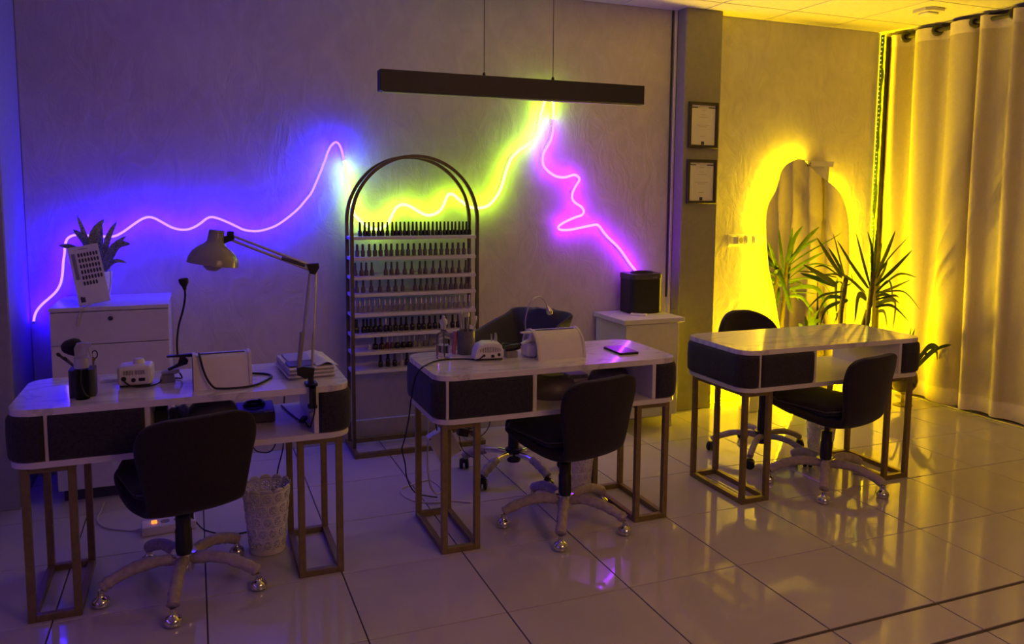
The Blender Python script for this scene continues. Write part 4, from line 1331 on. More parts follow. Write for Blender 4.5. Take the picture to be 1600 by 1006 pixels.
t = thing('drill_stand', 'small grey holder with a silver drill handpiece, right of the boxy drill machine', 'holder', (-0.612, 0.765, Z1))
obj('stand_block', MB().prism([(-0.028, 0), (0.026, 0), (0.022, 0.030), (-0.016, 0.030), (-0.028, 0.018)], -0.02, 0.02, Matrix.Rotation(radians(90), 4, 'X'), 0.002), M_GREY, t)
obj('handpiece', MB().lathe([(0, -0.03), (0.010, -0.03), (0.0115, -0.02), (0.0115, 0.02), (0.009, 0.034), (0, 0.034)], 16, Matrix.Translation((0.008, 0.0, 0.037)) @ Matrix.Rotation(radians(80), 4, 'Y')), M_STEEL, t)
obj('handpiece_lead', MB().tube(catmull([(0.042, 0, 0.032), (0.05, 0.01, 0.01), (0.03, 0.04, 0.004), (-0.03, 0.06, 0.004)], 5), 0.003, 6), M_CORD_B, t)


def arch_shell(prof, x0, x1, th=0.006):
    """arched sheet: prof is a list of (y, z) from the front foot over the top to the back foot"""
    P = catmull([(0, y, z) for y, z in prof], 4)
    n = len(P)
    mb = MB()
    rows = []
    for i, p in enumerate(P):
        d = (P[min(i + 1, n - 1)] - P[max(i - 1, 0)]).normalized()
        nr = Vector((0, d.z, -d.y)) * th
        a, b = p, p + nr
        rows.append([mb.bm.verts.new((x0, a.y, a.z)), mb.bm.verts.new((x1, a.y, a.z)), mb.bm.verts.new((x1, b.y, max(b.z, prof[0][1]))), mb.bm.verts.new((x0, b.y, max(b.z, prof[0][1])))])
    for a, b in zip(rows, rows[1:]):
        for j in range(4):
            mb.bm.faces.new((a[j], a[(j + 1) % 4], b[(j + 1) % 4], b[j]))
    mb.bm.faces.new(rows[0]); mb.bm.faces.new(rows[-1])
    return mb


def dust_collector(label, x0, x1, y0, rz, prof, slot_y, slot_z, slant):
    t = thing('dust_collector', label, 'dust collector', (x0, y0, TZ), rz)
    L = x1 - x0
    obj('arched_cover', arch_shell(prof, 0.010, L - 0.010), M_WHITE_M, t, 50)
    big = [(y - (0.004 if y < 0.05 else -0.004), z + (0.004 if z > 0.02 else 0)) for y, z in prof]
    for a, b in ((0, 0.011), (L - 0.011, L)):
        obj('end_rim', arch_shell(big, a, b, 0.012), M_CREAM, t, 50)
    n = 22
    sm = MB().box(-0.003, 0.003, -0.007, 0.007, -0.001, 0.001, 0, 1, Matrix.Rotation(slant, 4, 'Z')).mesh('vent_slot', M_DARK, 0)
    for k in range(n):
        link('vent_slot', sm, t, (0.026 + (L - 0.052) * k / (n - 1), slot_y, slot_z))
    return t


prof1 = [(0.0, 0.0), (0.012, 0.05), (0.030, 0.105), (0.045, 0.118), (0.075, 0.121), (0.110, 0.118), (0.150, 0.09), (0.170, 0.04), (0.176, 0.0)]
dc1 = dust_collector('white arched dust collector with a black cable draped over its front, on the left table', -0.519, -0.312, 0.585, H(2), prof1, 0.066, 0.1225, 0.5)
prof2 = [(0.0, 0.0), (0.008, 0.04), (0.028, 0.085), (0.060, 0.113), (0.090, 0.122), (0.125, 0.118), (0.165, 0.09), (0.185, 0.04), (0.190, 0.0)]
dc2 = dust_collector('white arched dust collector with tissue inside, under the silver clip lamp on the middle table', 0.888, 1.122, 0.632, H(0), prof2, 0.083, 0.1232, 0.5)

# crumpled tissue inside the second collector
rq = random.Random(8)
mb = MB()
bmesh.ops.create_icosphere(mb.bm, subdivisions=3, radius=0.040)
for v in mb.bm.verts:
    v.co *= 1 + 0.22 * sin(v.co.x * 160 + 1) * sin(v.co.y * 130) + rq.uniform(-0.05, 0.05)
    v.co.z = max(v.co.z, -0.032)
tag(obj('tissue_ball', mb, M_TISSUE, None, 80, (0.897, 0.735, TZ + 0.033)), 'crumpled white tissue stuffed in the open end of the dust collector', 'tissue')

# black cable lying over the first collector
tag(obj('power_cable', MB().tube(catmull([(-0.498, 0.640, 0.887), (-0.494, 0.606, 0.874), (-0.486, 0.588, 0.838), (-0.472, 0.575, 0.80), (-0.452, 0.566, 0.772), (-0.431, 0.562, 0.7655), (-0.371, 0.556, 0.7645), (-0.301, 0.582, 0.7645), (-0.238, 0.690, 0.7645), (-0.245, 0.752, 0.7645), (-0.300, 0.79, 0.7645)], 5), 0.0042, 8), M_CORD_B),
    'black cable draped over the left dust collector and looping right on the marble', 'cable')


def clip_lamp(label, clip, goose, m_clip, m_goose, r, head, m_head):
    o = Vector(clip)
    t = thing('clip_lamp', label, 'lamp', clip)
    # spring clamp: upper jaw, lower jaw and a pivot
    obj('upper_jaw', MB().prism([(-0.052, 0.004), (0.055, 0.000), (0.062, 0.006), (0.055, 0.013), (0.0, 0.012), (-0.052, 0.010)], -0.010, 0.010, Matrix.Rotation(radians(90), 4, 'X'), 0.002), m_clip, t)
    obj('lower_jaw', MB().prism([(-0.045, -0.048), (-0.005, -0.030), (0.020, -0.026), (0.024, -0.012), (0.010, 0.004), (-0.006, 0.004), (-0.012, -0.024), (-0.05, -0.040)], -0.009, 0.009, Matrix.Rotation(radians(90), 4, 'X'), 0.002), m_clip, t)
    obj('pivot', MB().lathe([(0, -0.013), (0.007, -0.013), (0.007, 0.013), (0, 0.013)], 12, Matrix.Translation((0.004, 0, -0.004)) @ Matrix.Rotation(radians(90), 4, 'X')), m_clip, t)
    P = catmull([Vector(p) - o for p in goose], 6)
    obj('gooseneck', MB().tube(P, r, 8), m_goose, t)
    d = (P[-1] - P[-3]).normalized()
    q = Matrix.Translation(P[-1]) @ d.to_track_quat('Z', 'Y').to_matrix().to_4x4()
    obj('lamp_head', MB().lathe(head, 14, q), m_head, t)
    return t


clip_lamp('black gooseneck clip lamp standing up beside the left dust collector', (-0.560, 0.70, 0.865),
          [(-0.573, 0.70, 0.876), (-0.574, 0.705, 0.92), (-0.566, 0.71, 0.985), (-0.549, 0.715, 1.045), (-0.540, 0.72, 1.095), (-0.541, 0.72, 1.125)], M_BLACK, M_BLACK, 0.0040,
          [(0, -0.004), (0.006, -0.004), (0.008, 0.006), (0.017, 0.022), (0.018, 0.036), (0.015, 0.039), (0, 0.037)], M_BLACK)
clip_lamp('silver gooseneck clip lamp bent over the middle dust collector', (0.890, 0.715, 0.868),
          [(0.865, 0.72, 0.880), (0.862, 0.72, 0.925), (0.872, 0.72, 0.975), (0.888, 0.72, 1.010), (0.912, 0.72, 1.030), (0.938, 0.72, 1.030), (0.958, 0.72, 1.008), (0.970, 0.72, 0.985)], M_WHITE_M, M_STEEL, 0.0034,
          [(0, -0.004), (0.005, -0.004), (0.007, 0.006), (0.014, 0.018), (0.0145, 0.030), (0.010, 0.038), (0, 0.039)], M_STEEL)

# swing-arm lamp clamped to the left table
t = thing('swing_arm_lamp', 'grey swing-arm desk lamp clamped to the left table, bowl shade over it', 'lamp', (-0.105, 0.520, TZ))
o = Vector((-0.105, 0.520, TZ))
mb = MB().box(-0.022, 0.022, -0.022, 0.030, 0.0, 0.012, 0.002).box(-0.012, 0.012, -0.048, -0.030, -0.075, 0.012, 0.002).box(-0.012, 0.012, -0.048, 0.006, -0.003, 0.012, 0.001)
mb.box(-0.016, 0.016, -0.046, -0.006, -0.080, -0.068, 0.002)
obj('table_clamp', mb, M_BLACK, t)
obj('clamp_screw', MB().lathe([(0, -0.115), (0.011, -0.115), (0.011, -0.100), (0.004, -0.098), (0.004, -0.028), (0.009, -0.026), (0.009, -0.0245), (0, -0.0245)], 12, None, 0, -0.010), M_STEEL, t)
obj('base_joint', MB().lathe([(0, 0.010), (0.012, 0.010), (0.010, 0.045), (0, 0.045)], 14).prism([(-0.050, 0.045), (-0.022, 0.028), (0.010, 0.038), (0.014, 0.068), (-0.03, 0.078), (-0.052, 0.070)], -0.010, 0.010, Matrix.Rotation(radians(90), 4, 'X'), 0.002), M_BLACK, t)
e1 = Vector((-0.082, 0.575, 1.200)) - o
for dx, dz in ((-0.042, 0.065), (0.004, 0.058)):
    obj('lower_arm', MB().tube([(dx, -0.004, dz), (e1.x - (0.010 if dx < 0 else -0.010), e1.y, e1.z)], 0.0055, 8), M_STEEL, t)
obj('spring', MB().tube([(-0.046, -0.006, 0.075), (-0.030, 0.004, 0.20)], 0.0075, 8).box(-0.038, -0.022, -0.004, 0.012, 0.197, 0.207, 0.002), M_GREY, t)
obj('elbow_joint', MB().prism([(e1.x - 0.026, e1.z + 0.020), (e1.x - 0.012, e1.z - 0.018), (e1.x + 0.006, e1.z - 0.022), (e1.x + 0.022, e1.z + 0.004), (e1.x + 0.020, e1.z + 0.022)], -0.012 - e1.y, 0.012 - e1.y, Matrix.Rotation(radians(90), 4, 'X'), 0.003), M_BLACK, t)
hj = Vector((-0.376, 0.600, 1.322)) - o
for dz in (0.010, -0.008):
    obj('upper_arm', MB().tube([(e1.x - 0.012, e1.y, e1.z + dz + 0.004), (hj.x, hj.y, hj.z + dz)], 0.0050, 8), M_STEEL, t)
obj('spring', MB().tube([(e1.x - 0.03, e1.y, e1.z + 0.012), (e1.x - 0.115, e1.y + 0.008, e1.z + 0.043)], 0.0065, 8), M_DARK, t)
obj('head_joint', MB().box(-0.030, 0.024, -0.010, 0.010, -0.012, 0.012, 0.003, 1, Matrix.Translation(hj + Vector((-0.012, 0, -0.004))) @ Matrix.Rotation(radians(-22), 4, 'Y'))
    .box(-0.012, 0.012, -0.012, 0.012, -0.012, 0.012, 0.003, 1, Matrix.Translation(hj + Vector((0.0, 0, 0.012)))), M_BLACK, t)
SM = Matrix.Translation(Vector((-0.440, 0.60, 1.236)) - o) @ Matrix.Rotation(radians(8.5), 4, 'Y')
obj('lamp_shade', MB().lathe([(0.0895, -0.012), (0.0905, -0.012), (0.088, 0.010), (0.077, 0.032), (0.058, 0.050), (0.040, 0.062), (0.030, 0.074), (0.0275, 0.108), (0.0265, 0.116), (0.0, 0.117), (0.0, 0.113), (0.025, 0.110), (0.027, 0.072), (0.038, 0.058), (0.056, 0.046), (0.074, 0.028), (0.085, 0.008), (0.0895, -0.012)], 32, SM), M_SHADE, t, 50)
obj('bulb', MB().lathe([(0, -0.036), (0.018, -0.034), (0.032, -0.022), (0.038, -0.004), (0.034, 0.016), (0.020, 0.034), (0.014, 0.055), (0, 0.058)], 20, SM), M_FROST, t)
# lamp lead with an inline switch, down to the lower board
tag(obj('lamp_lead', MB().tube(catmull([(-0.100, 0.474, 0.750), (-0.098, 0.466, 0.715), (-0.100, 0.474, 0.668), (-0.106, 0.510, 0.62), (-0.108, 0.560, 0.5855), (-0.115, 0.640, 0.5825), (-0.136, 0.707, 0.5815), (-0.160, 0.838, 0.5815), (-0.176, 0.945, 0.5815)], 5), 0.0032, 8), M_CORD_B),
    'black lamp lead hanging from the lamp clamp onto the lower board', 'cable')
tag(obj('inline_switch', MB().box(-0.026, 0.026, -0.012, 0.012, 0, 0.017, 0.005, 2), M_BLACK, None, 40, (-0.120, 0.655, 0.584), (0, 0, H(70))), 'small black inline switch on the lamp lead, on the lower board', 'switch')

# stack of plastic-wrapped folders under the lamp
t = thing('folder_stack', 'stack of plastic-sleeved papers at the right end of the left table', 'papers', (-0.095, 0.785, TZ), H(4))
zz = 0.0
rf = random.Random(2)
for k in range(6):
    th = 0.0075
    dx, dy = rf.uniform(-0.006, 0.006), rf.uniform(-0.006, 0.006)
    obj('folder', MB().box(-0.090 + dx, 0.086 + dx, -0.150 + dy, 0.150 + dy, zz, zz + th, 0.002), M_PAPER if k % 2 else M_FROST, t, 0)
    zz += th
obj('bent_cover', MB().grid(lambda i, j: Vector((0.02 + 0.085 * i / 6, -0.15 + 0.30 * j / 2, 0.049 + 0.013 * sin(pi * i / 6) ** 2 * (1 - 0.4 * j / 2) - 0.006 * (i / 6) ** 2)), 7, 3), M_PAPER, t, 80)
obj('glossy_sleeve', MB().box(-0.085, 0.015, -0.13, -0.03, 0.0485, 0.0505, 0.001), M_SCREEN, t, 0)
obj('printed_sheet', MB().box(-0.07, 0.03, -0.02, 0.14, 0.0485, 0.0500), M_PAPER_D, t, 0)

# ================================================================ left table: lower board
LBZ = 0.577


def dome_lamp(label, x, y, rx, ry, h, rz, slot):
    t = thing('nail_curing_lamp', label, 'nail lamp', (x, y, LBZ), rz, 'curing lamps on the lower boards')
    obj('dome', MB().lathe([(0, 0), (1.0 * rx, 0), (1.02 * rx, h * 0.10), (0.98 * rx, h * 0.40), (0.84 * rx, h * 0.72), (0.58 * rx, h * 0.93), (0.50 * rx, h * 0.955), (0, h * 0.955)], 32, None, 0, 0, 1, ry / rx), M_DOME, t, 50)
    obj('display_oval', MB().lathe([(0, h * 0.953), (0.49 * rx, h * 0.953), (0.47 * rx, h * 0.975), (0, h * 0.98)], 28, None, 0, 0, 1, ry / rx * 0.9), M_SCREEN, t)
    if slot:
        P = [(rx * 0.75 * sin(a), -ry * 0.86 * cos(a) - 0.006, 0) for a in [radians(-60 + 12 * k) for k in range(11)]]
        mb = MB()
        rows = []
        for k, p in enumerate(P):
            u = abs(k - 5) / 5
            hh = h * (0.50 - 0.28 * u ** 2)
            rows.append([mb.bm.verts.new((p[0] * 1.06, p[1] - 0.010, 0.006)), mb.bm.verts.new((p[0] * 1.02, p[1] - 0.008, hh * 0.6)), mb.bm.verts.new((p[0] * 0.96, p[1] + 0.004, hh)), mb.bm.verts.new((p[0] * 0.8, p[1] + 0.05, hh * 0.8)), mb.bm.verts.new((p[0] * 0.8, p[1] + 0.05, 0.006))])
        for a, b in zip(rows, rows[1:]):
            for j in range(5):
                mb.bm.faces.new((a[j], a[(j + 1) % 5], b[(j + 1) % 5], b[j]))
        mb.bm.faces.new(rows[0]); mb.bm.faces.new(rows[-1])
        obj('hand_opening', mb, M_BLACK, t)
    return t


dome_lamp('grey dome curing lamp with dark opening on the lower board of the left table', -0.455, 0.74, 0.100, 0.098, 0.115, H(-6), True)
t = thing('set_top_box', 'dark flat device box under a coiled cable on the left table\'s lower board', 'device', (-0.290, 0.800, LBZ), H(-2))
obj('box_case', MB().box(-0.075, 0.070, -0.095, 0.105, 0.004, 0.042, 0.003), M_DARK, t)
for sx in (-0.06, 0.055):
    for sy in (-0.08, 0.09):
        obj('rubber_foot', MB().lathe([(0, 0), (0.007, 0), (0.007, 0.005), (0, 0.005)], 10, None, sx, sy), M_BLACK, t)
obj('sticker', MB().box(0.030, 0.062, -0.085, -0.062, 0.0418, 0.0426), M_PAPER_D, t, 0)
coil = [(0.042 * (1 - 0.03 * k / 6) * cos(k * 0.6) - 0.005, 0.035 * sin(k * 0.6) + 0.03, 0.047 + 0.0042 * (k // 10.5)) for k in range(34)]
tag(obj('coiled_cable', MB().tube([Vector(c) + Vector((-0.290, 0.800, LBZ)) for c in coil], 0.004, 6), M_CORD_B), 'black cable coiled on the dark device box', 'cable')
t = thing('open_box', 'small dark open box beside the crumpled cloth under the left table top', 'box', (-0.640, 0.80, LBZ))
mb = MB().box(-0.03, 0.022, -0.05, 0.05, 0, 0.004).box(-0.03, -0.027, -0.05, 0.05, 0.004, 0.075).box(0.019, 0.022, -0.05, 0.05, 0.004, 0.075).box(-0.027, 0.019, -0.05, -0.047, 0.004, 0.075).box(-0.027, 0.019, 0.047, 0.05, 0.004, 0.075)
obj('box_walls', mb, M_DARK, t, 0)
mb = MB()
bmesh.ops.create_icosphere(mb.bm, subdivisions=3, radius=0.05)
for v in mb.bm.verts:
    v.co *= 1 + 0.25 * sin(v.co.x * 120) * sin(v.co.y * 90 + 1) + rq.uniform(-0.05, 0.05)
    v.co.x *= 0.9
    v.co.y *= 0.7
    v.co.z = max(v.co.z * 0.7, -0.026)
tag(obj('crumpled_cloth', mb, M_CLOTH, None, 80, (-0.570, 0.86, LBZ + 0.027)), 'crumpled violet-lit cloth on the lower board of the left table', 'cloth')

# ================================================================ middle table
t = thing('pump_bottle', 'clear half-full pump bottle on the left end of the middle table', 'bottle', (0.513, 0.825, TZ))
prof = [(0, 0), (0.031, 0), (0.033, 0.004), (0.033, 0.088), (0.030, 0.106), (0.022, 0.118), (0.012, 0.125), (0.011, 0.134), (0, 0.134)]
obj('bottle_body', MB().lathe(prof, 28), M_GLASS, t)
obj('liquid', MB().lathe([(0, 0.003), (0.0305, 0.003), (0.0305, 0.062), (0, 0.062)], 28), M_WATER, t)
obj('pump_collar', MB().lathe([(0, 0.1335), (0.013, 0.1335), (0.013, 0.150), (0.0175, 0.158), (0.0175, 0.170), (0.012, 0.178), (0.0075, 0.182), (0.0075, 0.192), (0, 0.193)], 18), M_FROST, t)
obj('dip_tube', MB().tube([(0, 0, 0.134), (0.004, 0, 0.008)], 0.0025, 8), M_FROST, t)

t = thing('tool_cup', 'dark cylindrical cup of nail files and brushes on the middle table', 'cup', (0.642, 0.895, TZ))
obj('cup_wall', MB().lathe([(0, 0), (0.038, 0), (0.040, 0.003), (0.0405, 0.108), (0.037, 0.108), (0.036, 0.006), (0, 0.006)], 24), M_DOME, t)
rf = random.Random(21)
TOOLS = [((-0.018, 0.0), (-0.036, 0.0, 0.185), M_GREY, 'grey broad nail file leaning left in the tool cup'), ((-0.006, 0.01), (-0.020, 0.01, 0.200), M_PAPER_D, 'pale nail file standing tallest at left in the tool cup'),
         ((0.004, -0.008), (0.008, -0.01, 0.190), M_GREY, 'grey nail file in the middle of the tool cup'), ((0.010, 0.012), (0.022, 0.02, 0.185), M_DARK, 'dark nail file behind in the tool cup'),
         ((0.012, -0.012), (0.044, -0.014, 0.172), M_STEEL, 'thin steel tool leaning right in the tool cup'), ((0.018, 0.0), (0.052, 0.0, 0.160), M_GREY, 'grey stick leaning furthest right in the tool cup'),
         ((-0.012, -0.014), (-0.008, -0.018, 0.172), M_DARK, 'short dark brush at the front of the tool cup')]
for (bx, by), tp, mm, lb in TOOLS:
    b = Vector((0.642 + bx * 0.6, 0.895 + by * 0.6, TZ + 0.008))
    e = Vector((0.642 + tp[0], 0.895 + tp[1], TZ + tp[2]))
    d = e - b
    q = d.to_track_quat('Z', 'Y').to_matrix().to_4x4()
    th = tag(obj('nail_tool', MB().box(-0.0055 if mm is not M_STEEL else -0.0025, 0.0055 if mm is not M_STEEL else 0.0025, -0.002, 0.002, 0, d.length, 0.0012, 1, q), mm, None, 40, b), lb, 'nail tool', 'tools in the tool cup')
    if mm is M_STEEL or 'tallest' in lb or 'middle' in lb:
        obj('pale_cap', MB().box(-0.0062, 0.0062, -0.0042, 0.0042, d.length - 0.018, d.length + 0.002, 0.002, 1, q), M_WHITE_M, th)
tag(obj('pink_buffer', MB().box(-0.008, 0.008, -0.012, 0.012, 0, 0.105, 0.004, 2, Matrix.Rotation(radians(5), 4, 'Y')), M_PINK, None, 40, (0.588, 0.915, TZ)), 'pink buffer block standing left of the tool cup', 'nail tool')

t = thing('nail_drill_machine', 'rounded white nail drill machine with curved vents, on the middle table', 'nail drill', (0.695, 0.757, TZ), H(-8))
secs = []
mb = MB()
ol = [(-0.066, 0.008), (0.064, 0.008), (0.066, 0.030), (0.058, 0.064), (0.046, 0.076), (-0.020, 0.078), (-0.048, 0.066), (-0.062, 0.040)]
mb.prism(ol, -0.042, 0.048, Matrix.Rotation(radians(90), 4, 'X'), 0.007)
obj('housing', mb, M_WHITE_M, t, 50)
obj('base_pad', MB().box(-0.058, 0.062, -0.040, 0.036, 0.0, 0.009, 0.002), M_BLACK, t)
for k in range(13):
    u = (k - 6) / 6
    x = 0.004 + u * 0.045
    obj('vent_slot', MB().box(x - 0.0011, x + 0.0011, -0.0492, -0.0475, 0.036 + 0.004 * u * u, 0.062 - 0.010 * u * u), M_DARK, t, 0)
MY2 = lambda x, z: Matrix.Translation((x, -0.048, z)) @ Matrix.Rotation(radians(90), 4, 'X')
obj('round_socket', MB().lathe([(0, 0), (0.007, 0), (0.007, 0.003), (0, 0.003)], 14, MY2(0.043, 0.026)), M_BLACK, t)
obj('round_socket', MB().lathe([(0, 0), (0.006, 0), (0.006, 0.003), (0, 0.003)], 14, MY2(-0.024, 0.024)), M_BLACK, t)
obj('square_socket', MB().box(0.008, 0.022, -0.0505, -0.0475, 0.014, 0.026), M_BLACK, t, 0)
obj('tool_holder', MB().tube([(0.022, 0.01, 0.076), (0.020, 0.01, 0.108)], 0.0035, 8).tube([(0.036, 0.01, 0.074), (0.040, 0.01, 0.112)], 0.0045, 8).tube([(0.046, 0.012, 0.073), (0.044, 0.012, 0.104)], 0.003, 8), M_STEEL, t)

t = thing('foot_pedal', 'small grey block with a dark roller beside the rounded drill machine', 'holder', (0.808, 0.755, TZ))
obj('stand_block', MB().box(-0.028, 0.026, -0.022, 0.022, 0, 0.030, 0.004, 2), M_GREY, t)
obj('dark_roller', MB().lathe([(0, -0.036), (0.012, -0.036), (0.0145, -0.030), (0.0145, 0.030), (0.012, 0.036), (0, 0.036)], 16, Matrix.Translation((0.006, -0.002, 0.043)) @ Matrix.Rotation(radians(84), 4, 'Y')), M_BLACK, t)
obj('lead', MB().tube(catmull([(-0.025, 0.02, 0.035), (-0.03, 0.04, 0.052), (0.0, 0.05, 0.050), (0.03, 0.035, 0.046)], 5), 0.004, 8), M_CORD_B, t)

t = thing('smartphone', 'dark smartphone lying on the right end of the middle table', 'phone', (1.344, 0.705, TZ), H(-1))
obj('phone_body', MB().prism(rrect(-0.050, 0.050, -0.088, 0.088, 0.012, 4), 0, 0.009, None, 0.002), M_BLACK, t)
obj('phone_screen', MB().prism(rrect(-0.047, 0.047, -0.085, 0.085, 0.010, 4), 0.009, 0.0098), M_SCREEN, t)

tag(obj('drill_cable', MB().tube(catmull([(0.662, 0.712, 0.784), (0.640, 0.722, 0.768), (0.600, 0.765, 0.7635), (0.560, 0.78, 0.7635), (0.510, 0.786, 0.7635), (0.450, 0.760, 0.7635), (0.395, 0.695, 0.7645), (0.364, 0.690, 0.745), (0.350, 0.720, 0.690), (0.345, 0.755, 0.60), (0.345, 0.800, 0.50), (0.350, 0.900, 0.38), (0.355, 0.960, 0.32), (0.362, 0.930, 0.26), (0.372, 0.940, 0.19), (0.42, 0.985, 0.10), (0.50, 1.04, 0.05), (0.55, 1.06, 0.03)], 4), 0.0033, 8), M_CORD_B),
    'black cable from the rounded drill machine over the middle table\'s left end to the floor', 'cable')

dome_lamp('dark dome curing lamp beside the padded drawer on the lower board of the middle table', 1.000, 0.72, 0.115, 0.105, 0.100, 0, False)
dome_lamp('dark dome curing lamp right of the booklets on the lower board of the middle table', 1.315, 0.76, 0.105, 0.100, 0.100, 0, False)
for k, (w_, d_, dx, dy, rz, mm, lb) in enumerate(((0.100, 0.15, 0, 0, 4, M_PAPER, 'white booklet at the bottom of the pile between the two curing lamps'), (0.092, 0.14, -0.006, 0.004, -7, M_PAPER_D, 'dark covered booklet second from the bottom between the two curing lamps'),
                                                  (0.095, 0.14, 0.004, 0.008, 12, M_PAPER, 'white booklet second from the top between the two curing lamps'), (0.090, 0.13, 0.008, 0.0, -4, M_PAPER_D, 'booklet with a dark cover on top of the pile between the two curing lamps'))):
    tag(obj('booklet', MB().box(-w_ / 2, w_ / 2, -d_ / 2, d_ / 2, 0, 0.017, 0.002), mm, None, 0, (1.160 + dx, 0.84 + dy, LBZ + 0.0172 * k), (0, 0, H(rz))), lb, 'booklet', 'booklets between the curing lamps')

# power adapter hanging by its cables under the middle table
t = thing('power_adapter', 'white flat power box hanging tilted on cables under the middle table', 'power supply', (0.564, 0.990, 0.318), 0, None, (H(8), H(-28), H(0)))
obj('adapter_case', MB().box(-0.058, 0.058, -0.022, 0.022, -0.078, 0.078, 0.006, 2), M_WHITE_M, t)
for sx in (-0.05, 0.05):
    for sz in (-0.07, 0.07):
        obj('case_screw', MB().lathe([(0, 0), (0.004, 0), (0.003, 0.002), (0, 0.002)], 8, Matrix.Translation((sx, -0.022, sz)) @ Matrix.Rotation(radians(90), 4, 'X')), M_DARK, t)
obj('hanging_lead', MB().tube([(0.0, 0, 0.078), (0.02, 0.0, 0.16), (0.075, -0.02, 0.245)], 0.003, 6), M_CORD_B, t)
t = thing('black_plug', 'black plug adapter with thin wires beside the white power box under the middle table', 'plug', (0.650, 0.962, 0.372))
obj('plug_body', MB().box(-0.026, 0.026, -0.018, 0.018, -0.020, 0.018, 0.005, 2, Matrix.Rotation(radians(15), 4, 'Y')), M_BLACK, t)
for a in (((0.02, 0, 0.01), (0.050, -0.01, 0.02), (0.080, -0.012, 0.055), (0.10, -0.01, 0.184)), ((0.02, 0, 0.0), (0.055, -0.012, 0.0), (0.078, -0.01, 0.03), (0.085, -0.005, 0.184)),
          ((-0.02, 0, -0.02), (-0.010, -0.012, -0.075), (0.022, -0.012, -0.112), (0.066, -0.01, -0.137)), ((0.105, -0.01, 0.184), (0.132, -0.012, 0.05), (0.108, -0.012, -0.01), (0.072, -0.012, -0.032))):
    obj('wire', MB().tube(catmull(a, 5), 0.0022, 6), M_CORD_B, t)
tag(obj('white_cord', MB().tube(catmull([(0.505, 1.05, 0.555), (0.503, 1.05, 0.44), (0.505, 1.05, 0.33), (0.500, 1.05, 0.22), (0.515, 1.06, 0.10), (0.56, 1.10, 0.03), (0.62, 1.22, 0.0045), (0.60, 1.36, 0.0045), (0.52, 1.343, 0.0045), (0.444, 1.305, 0.0045), (0.420, 1.25, 0.0045), (0.428, 1.166, 0.0045), (0.469, 1.10, 0.0045), (0.535, 1.06, 0.0045), (0.62, 1.055, 0.0045), (0.70, 1.00, 0.0045)], 5), 0.0042, 8), M_CORD_W),
    'pale cord hanging under the middle table and looping over the floor tiles', 'cable')

# ================================================================ floor things
t = thing('power_strip', 'white power strip with a glowing orange switch on the floor behind the left chair', 'power strip', (-0.640, 1.195, 0), H(4))
obj('strip_case', MB().box(-0.115, 0.105, -0.045, 0.045, 0, 0.040, 0.006, 2), M_WHITE_M, t)
obj('lit_switch', MB().box(-0.075, -0.052, -0.012, 0.012, 0.040, 0.048, 0.002), M_ORANGE, t)
for x in (-0.02, 0.035, 0.08):
    obj('outlet', MB().lathe([(0, 0.040), (0.019, 0.040), (0.019, 0.042), (0, 0.042)], 16, None, x, 0), M_GREY, t)
obj('black_plug', MB().box(0.062, 0.098, -0.018, 0.018, 0.042, 0.085, 0.006, 2), M_BLACK, t)
tag(obj('white_cord', MB().tube(catmull([(-0.752, 1.20, 0.020), (-0.79, 1.225, 0.0045), (-0.83, 1.245, 0.0045), (-0.907, 1.303, 0.0045), (-0.950, 1.409, 0.0045), (-0.946, 1.502, 0.0045), (-0.941, 1.62, 0.0045)], 5), 0.004, 8), M_CORD_W),
    'pale cord running from the power strip to the drawer cabinet', 'cable')
tag(obj('extension_cable', MB().tube(catmull([(-0.560, 1.19, 0.070), (-0.535, 1.17, 0.03), (-0.50, 1.125, 0.0035), (-0.433, 1.055, 0.0035), (-0.36, 1.03, 0.0035), (-0.30, 1.04, 0.0035)], 5), 0.003, 8), M_CORD_B),
    'black cord on the floor between power strip and white openwork bin', 'cable')
tag(obj('hanging_cord', MB().tube(catmull([(-0.155, 1.02, 0.60), (-0.158, 1.05, 0.50), (-0.160, 1.05, 0.40), (-0.166, 1.05, 0.344), (-0.188, 1.05, 0.259), (-0.20, 1.05, 0.15), (-0.21, 1.05, 0.05), (-0.22, 1.05, 0.0035)], 5), 0.003, 8), M_CORD_B),
    'black cord hanging down behind the left table by its right legs', 'cable')
tag(obj('hanging_cord', MB().tube(catmull([(-0.30, 1.01, 0.577), (-0.31, 1.04, 0.45), (-0.285, 1.05, 0.37), (-0.255, 1.05, 0.350), (-0.222, 1.05, 0.348), (-0.200, 1.05, 0.37), (-0.189, 1.04, 0.42), (-0.19, 1.01, 0.56)], 5), 0.0026, 8), M_CORD_B),
    'thin black cord sagging in a loop under the back of the left table', 'cable')


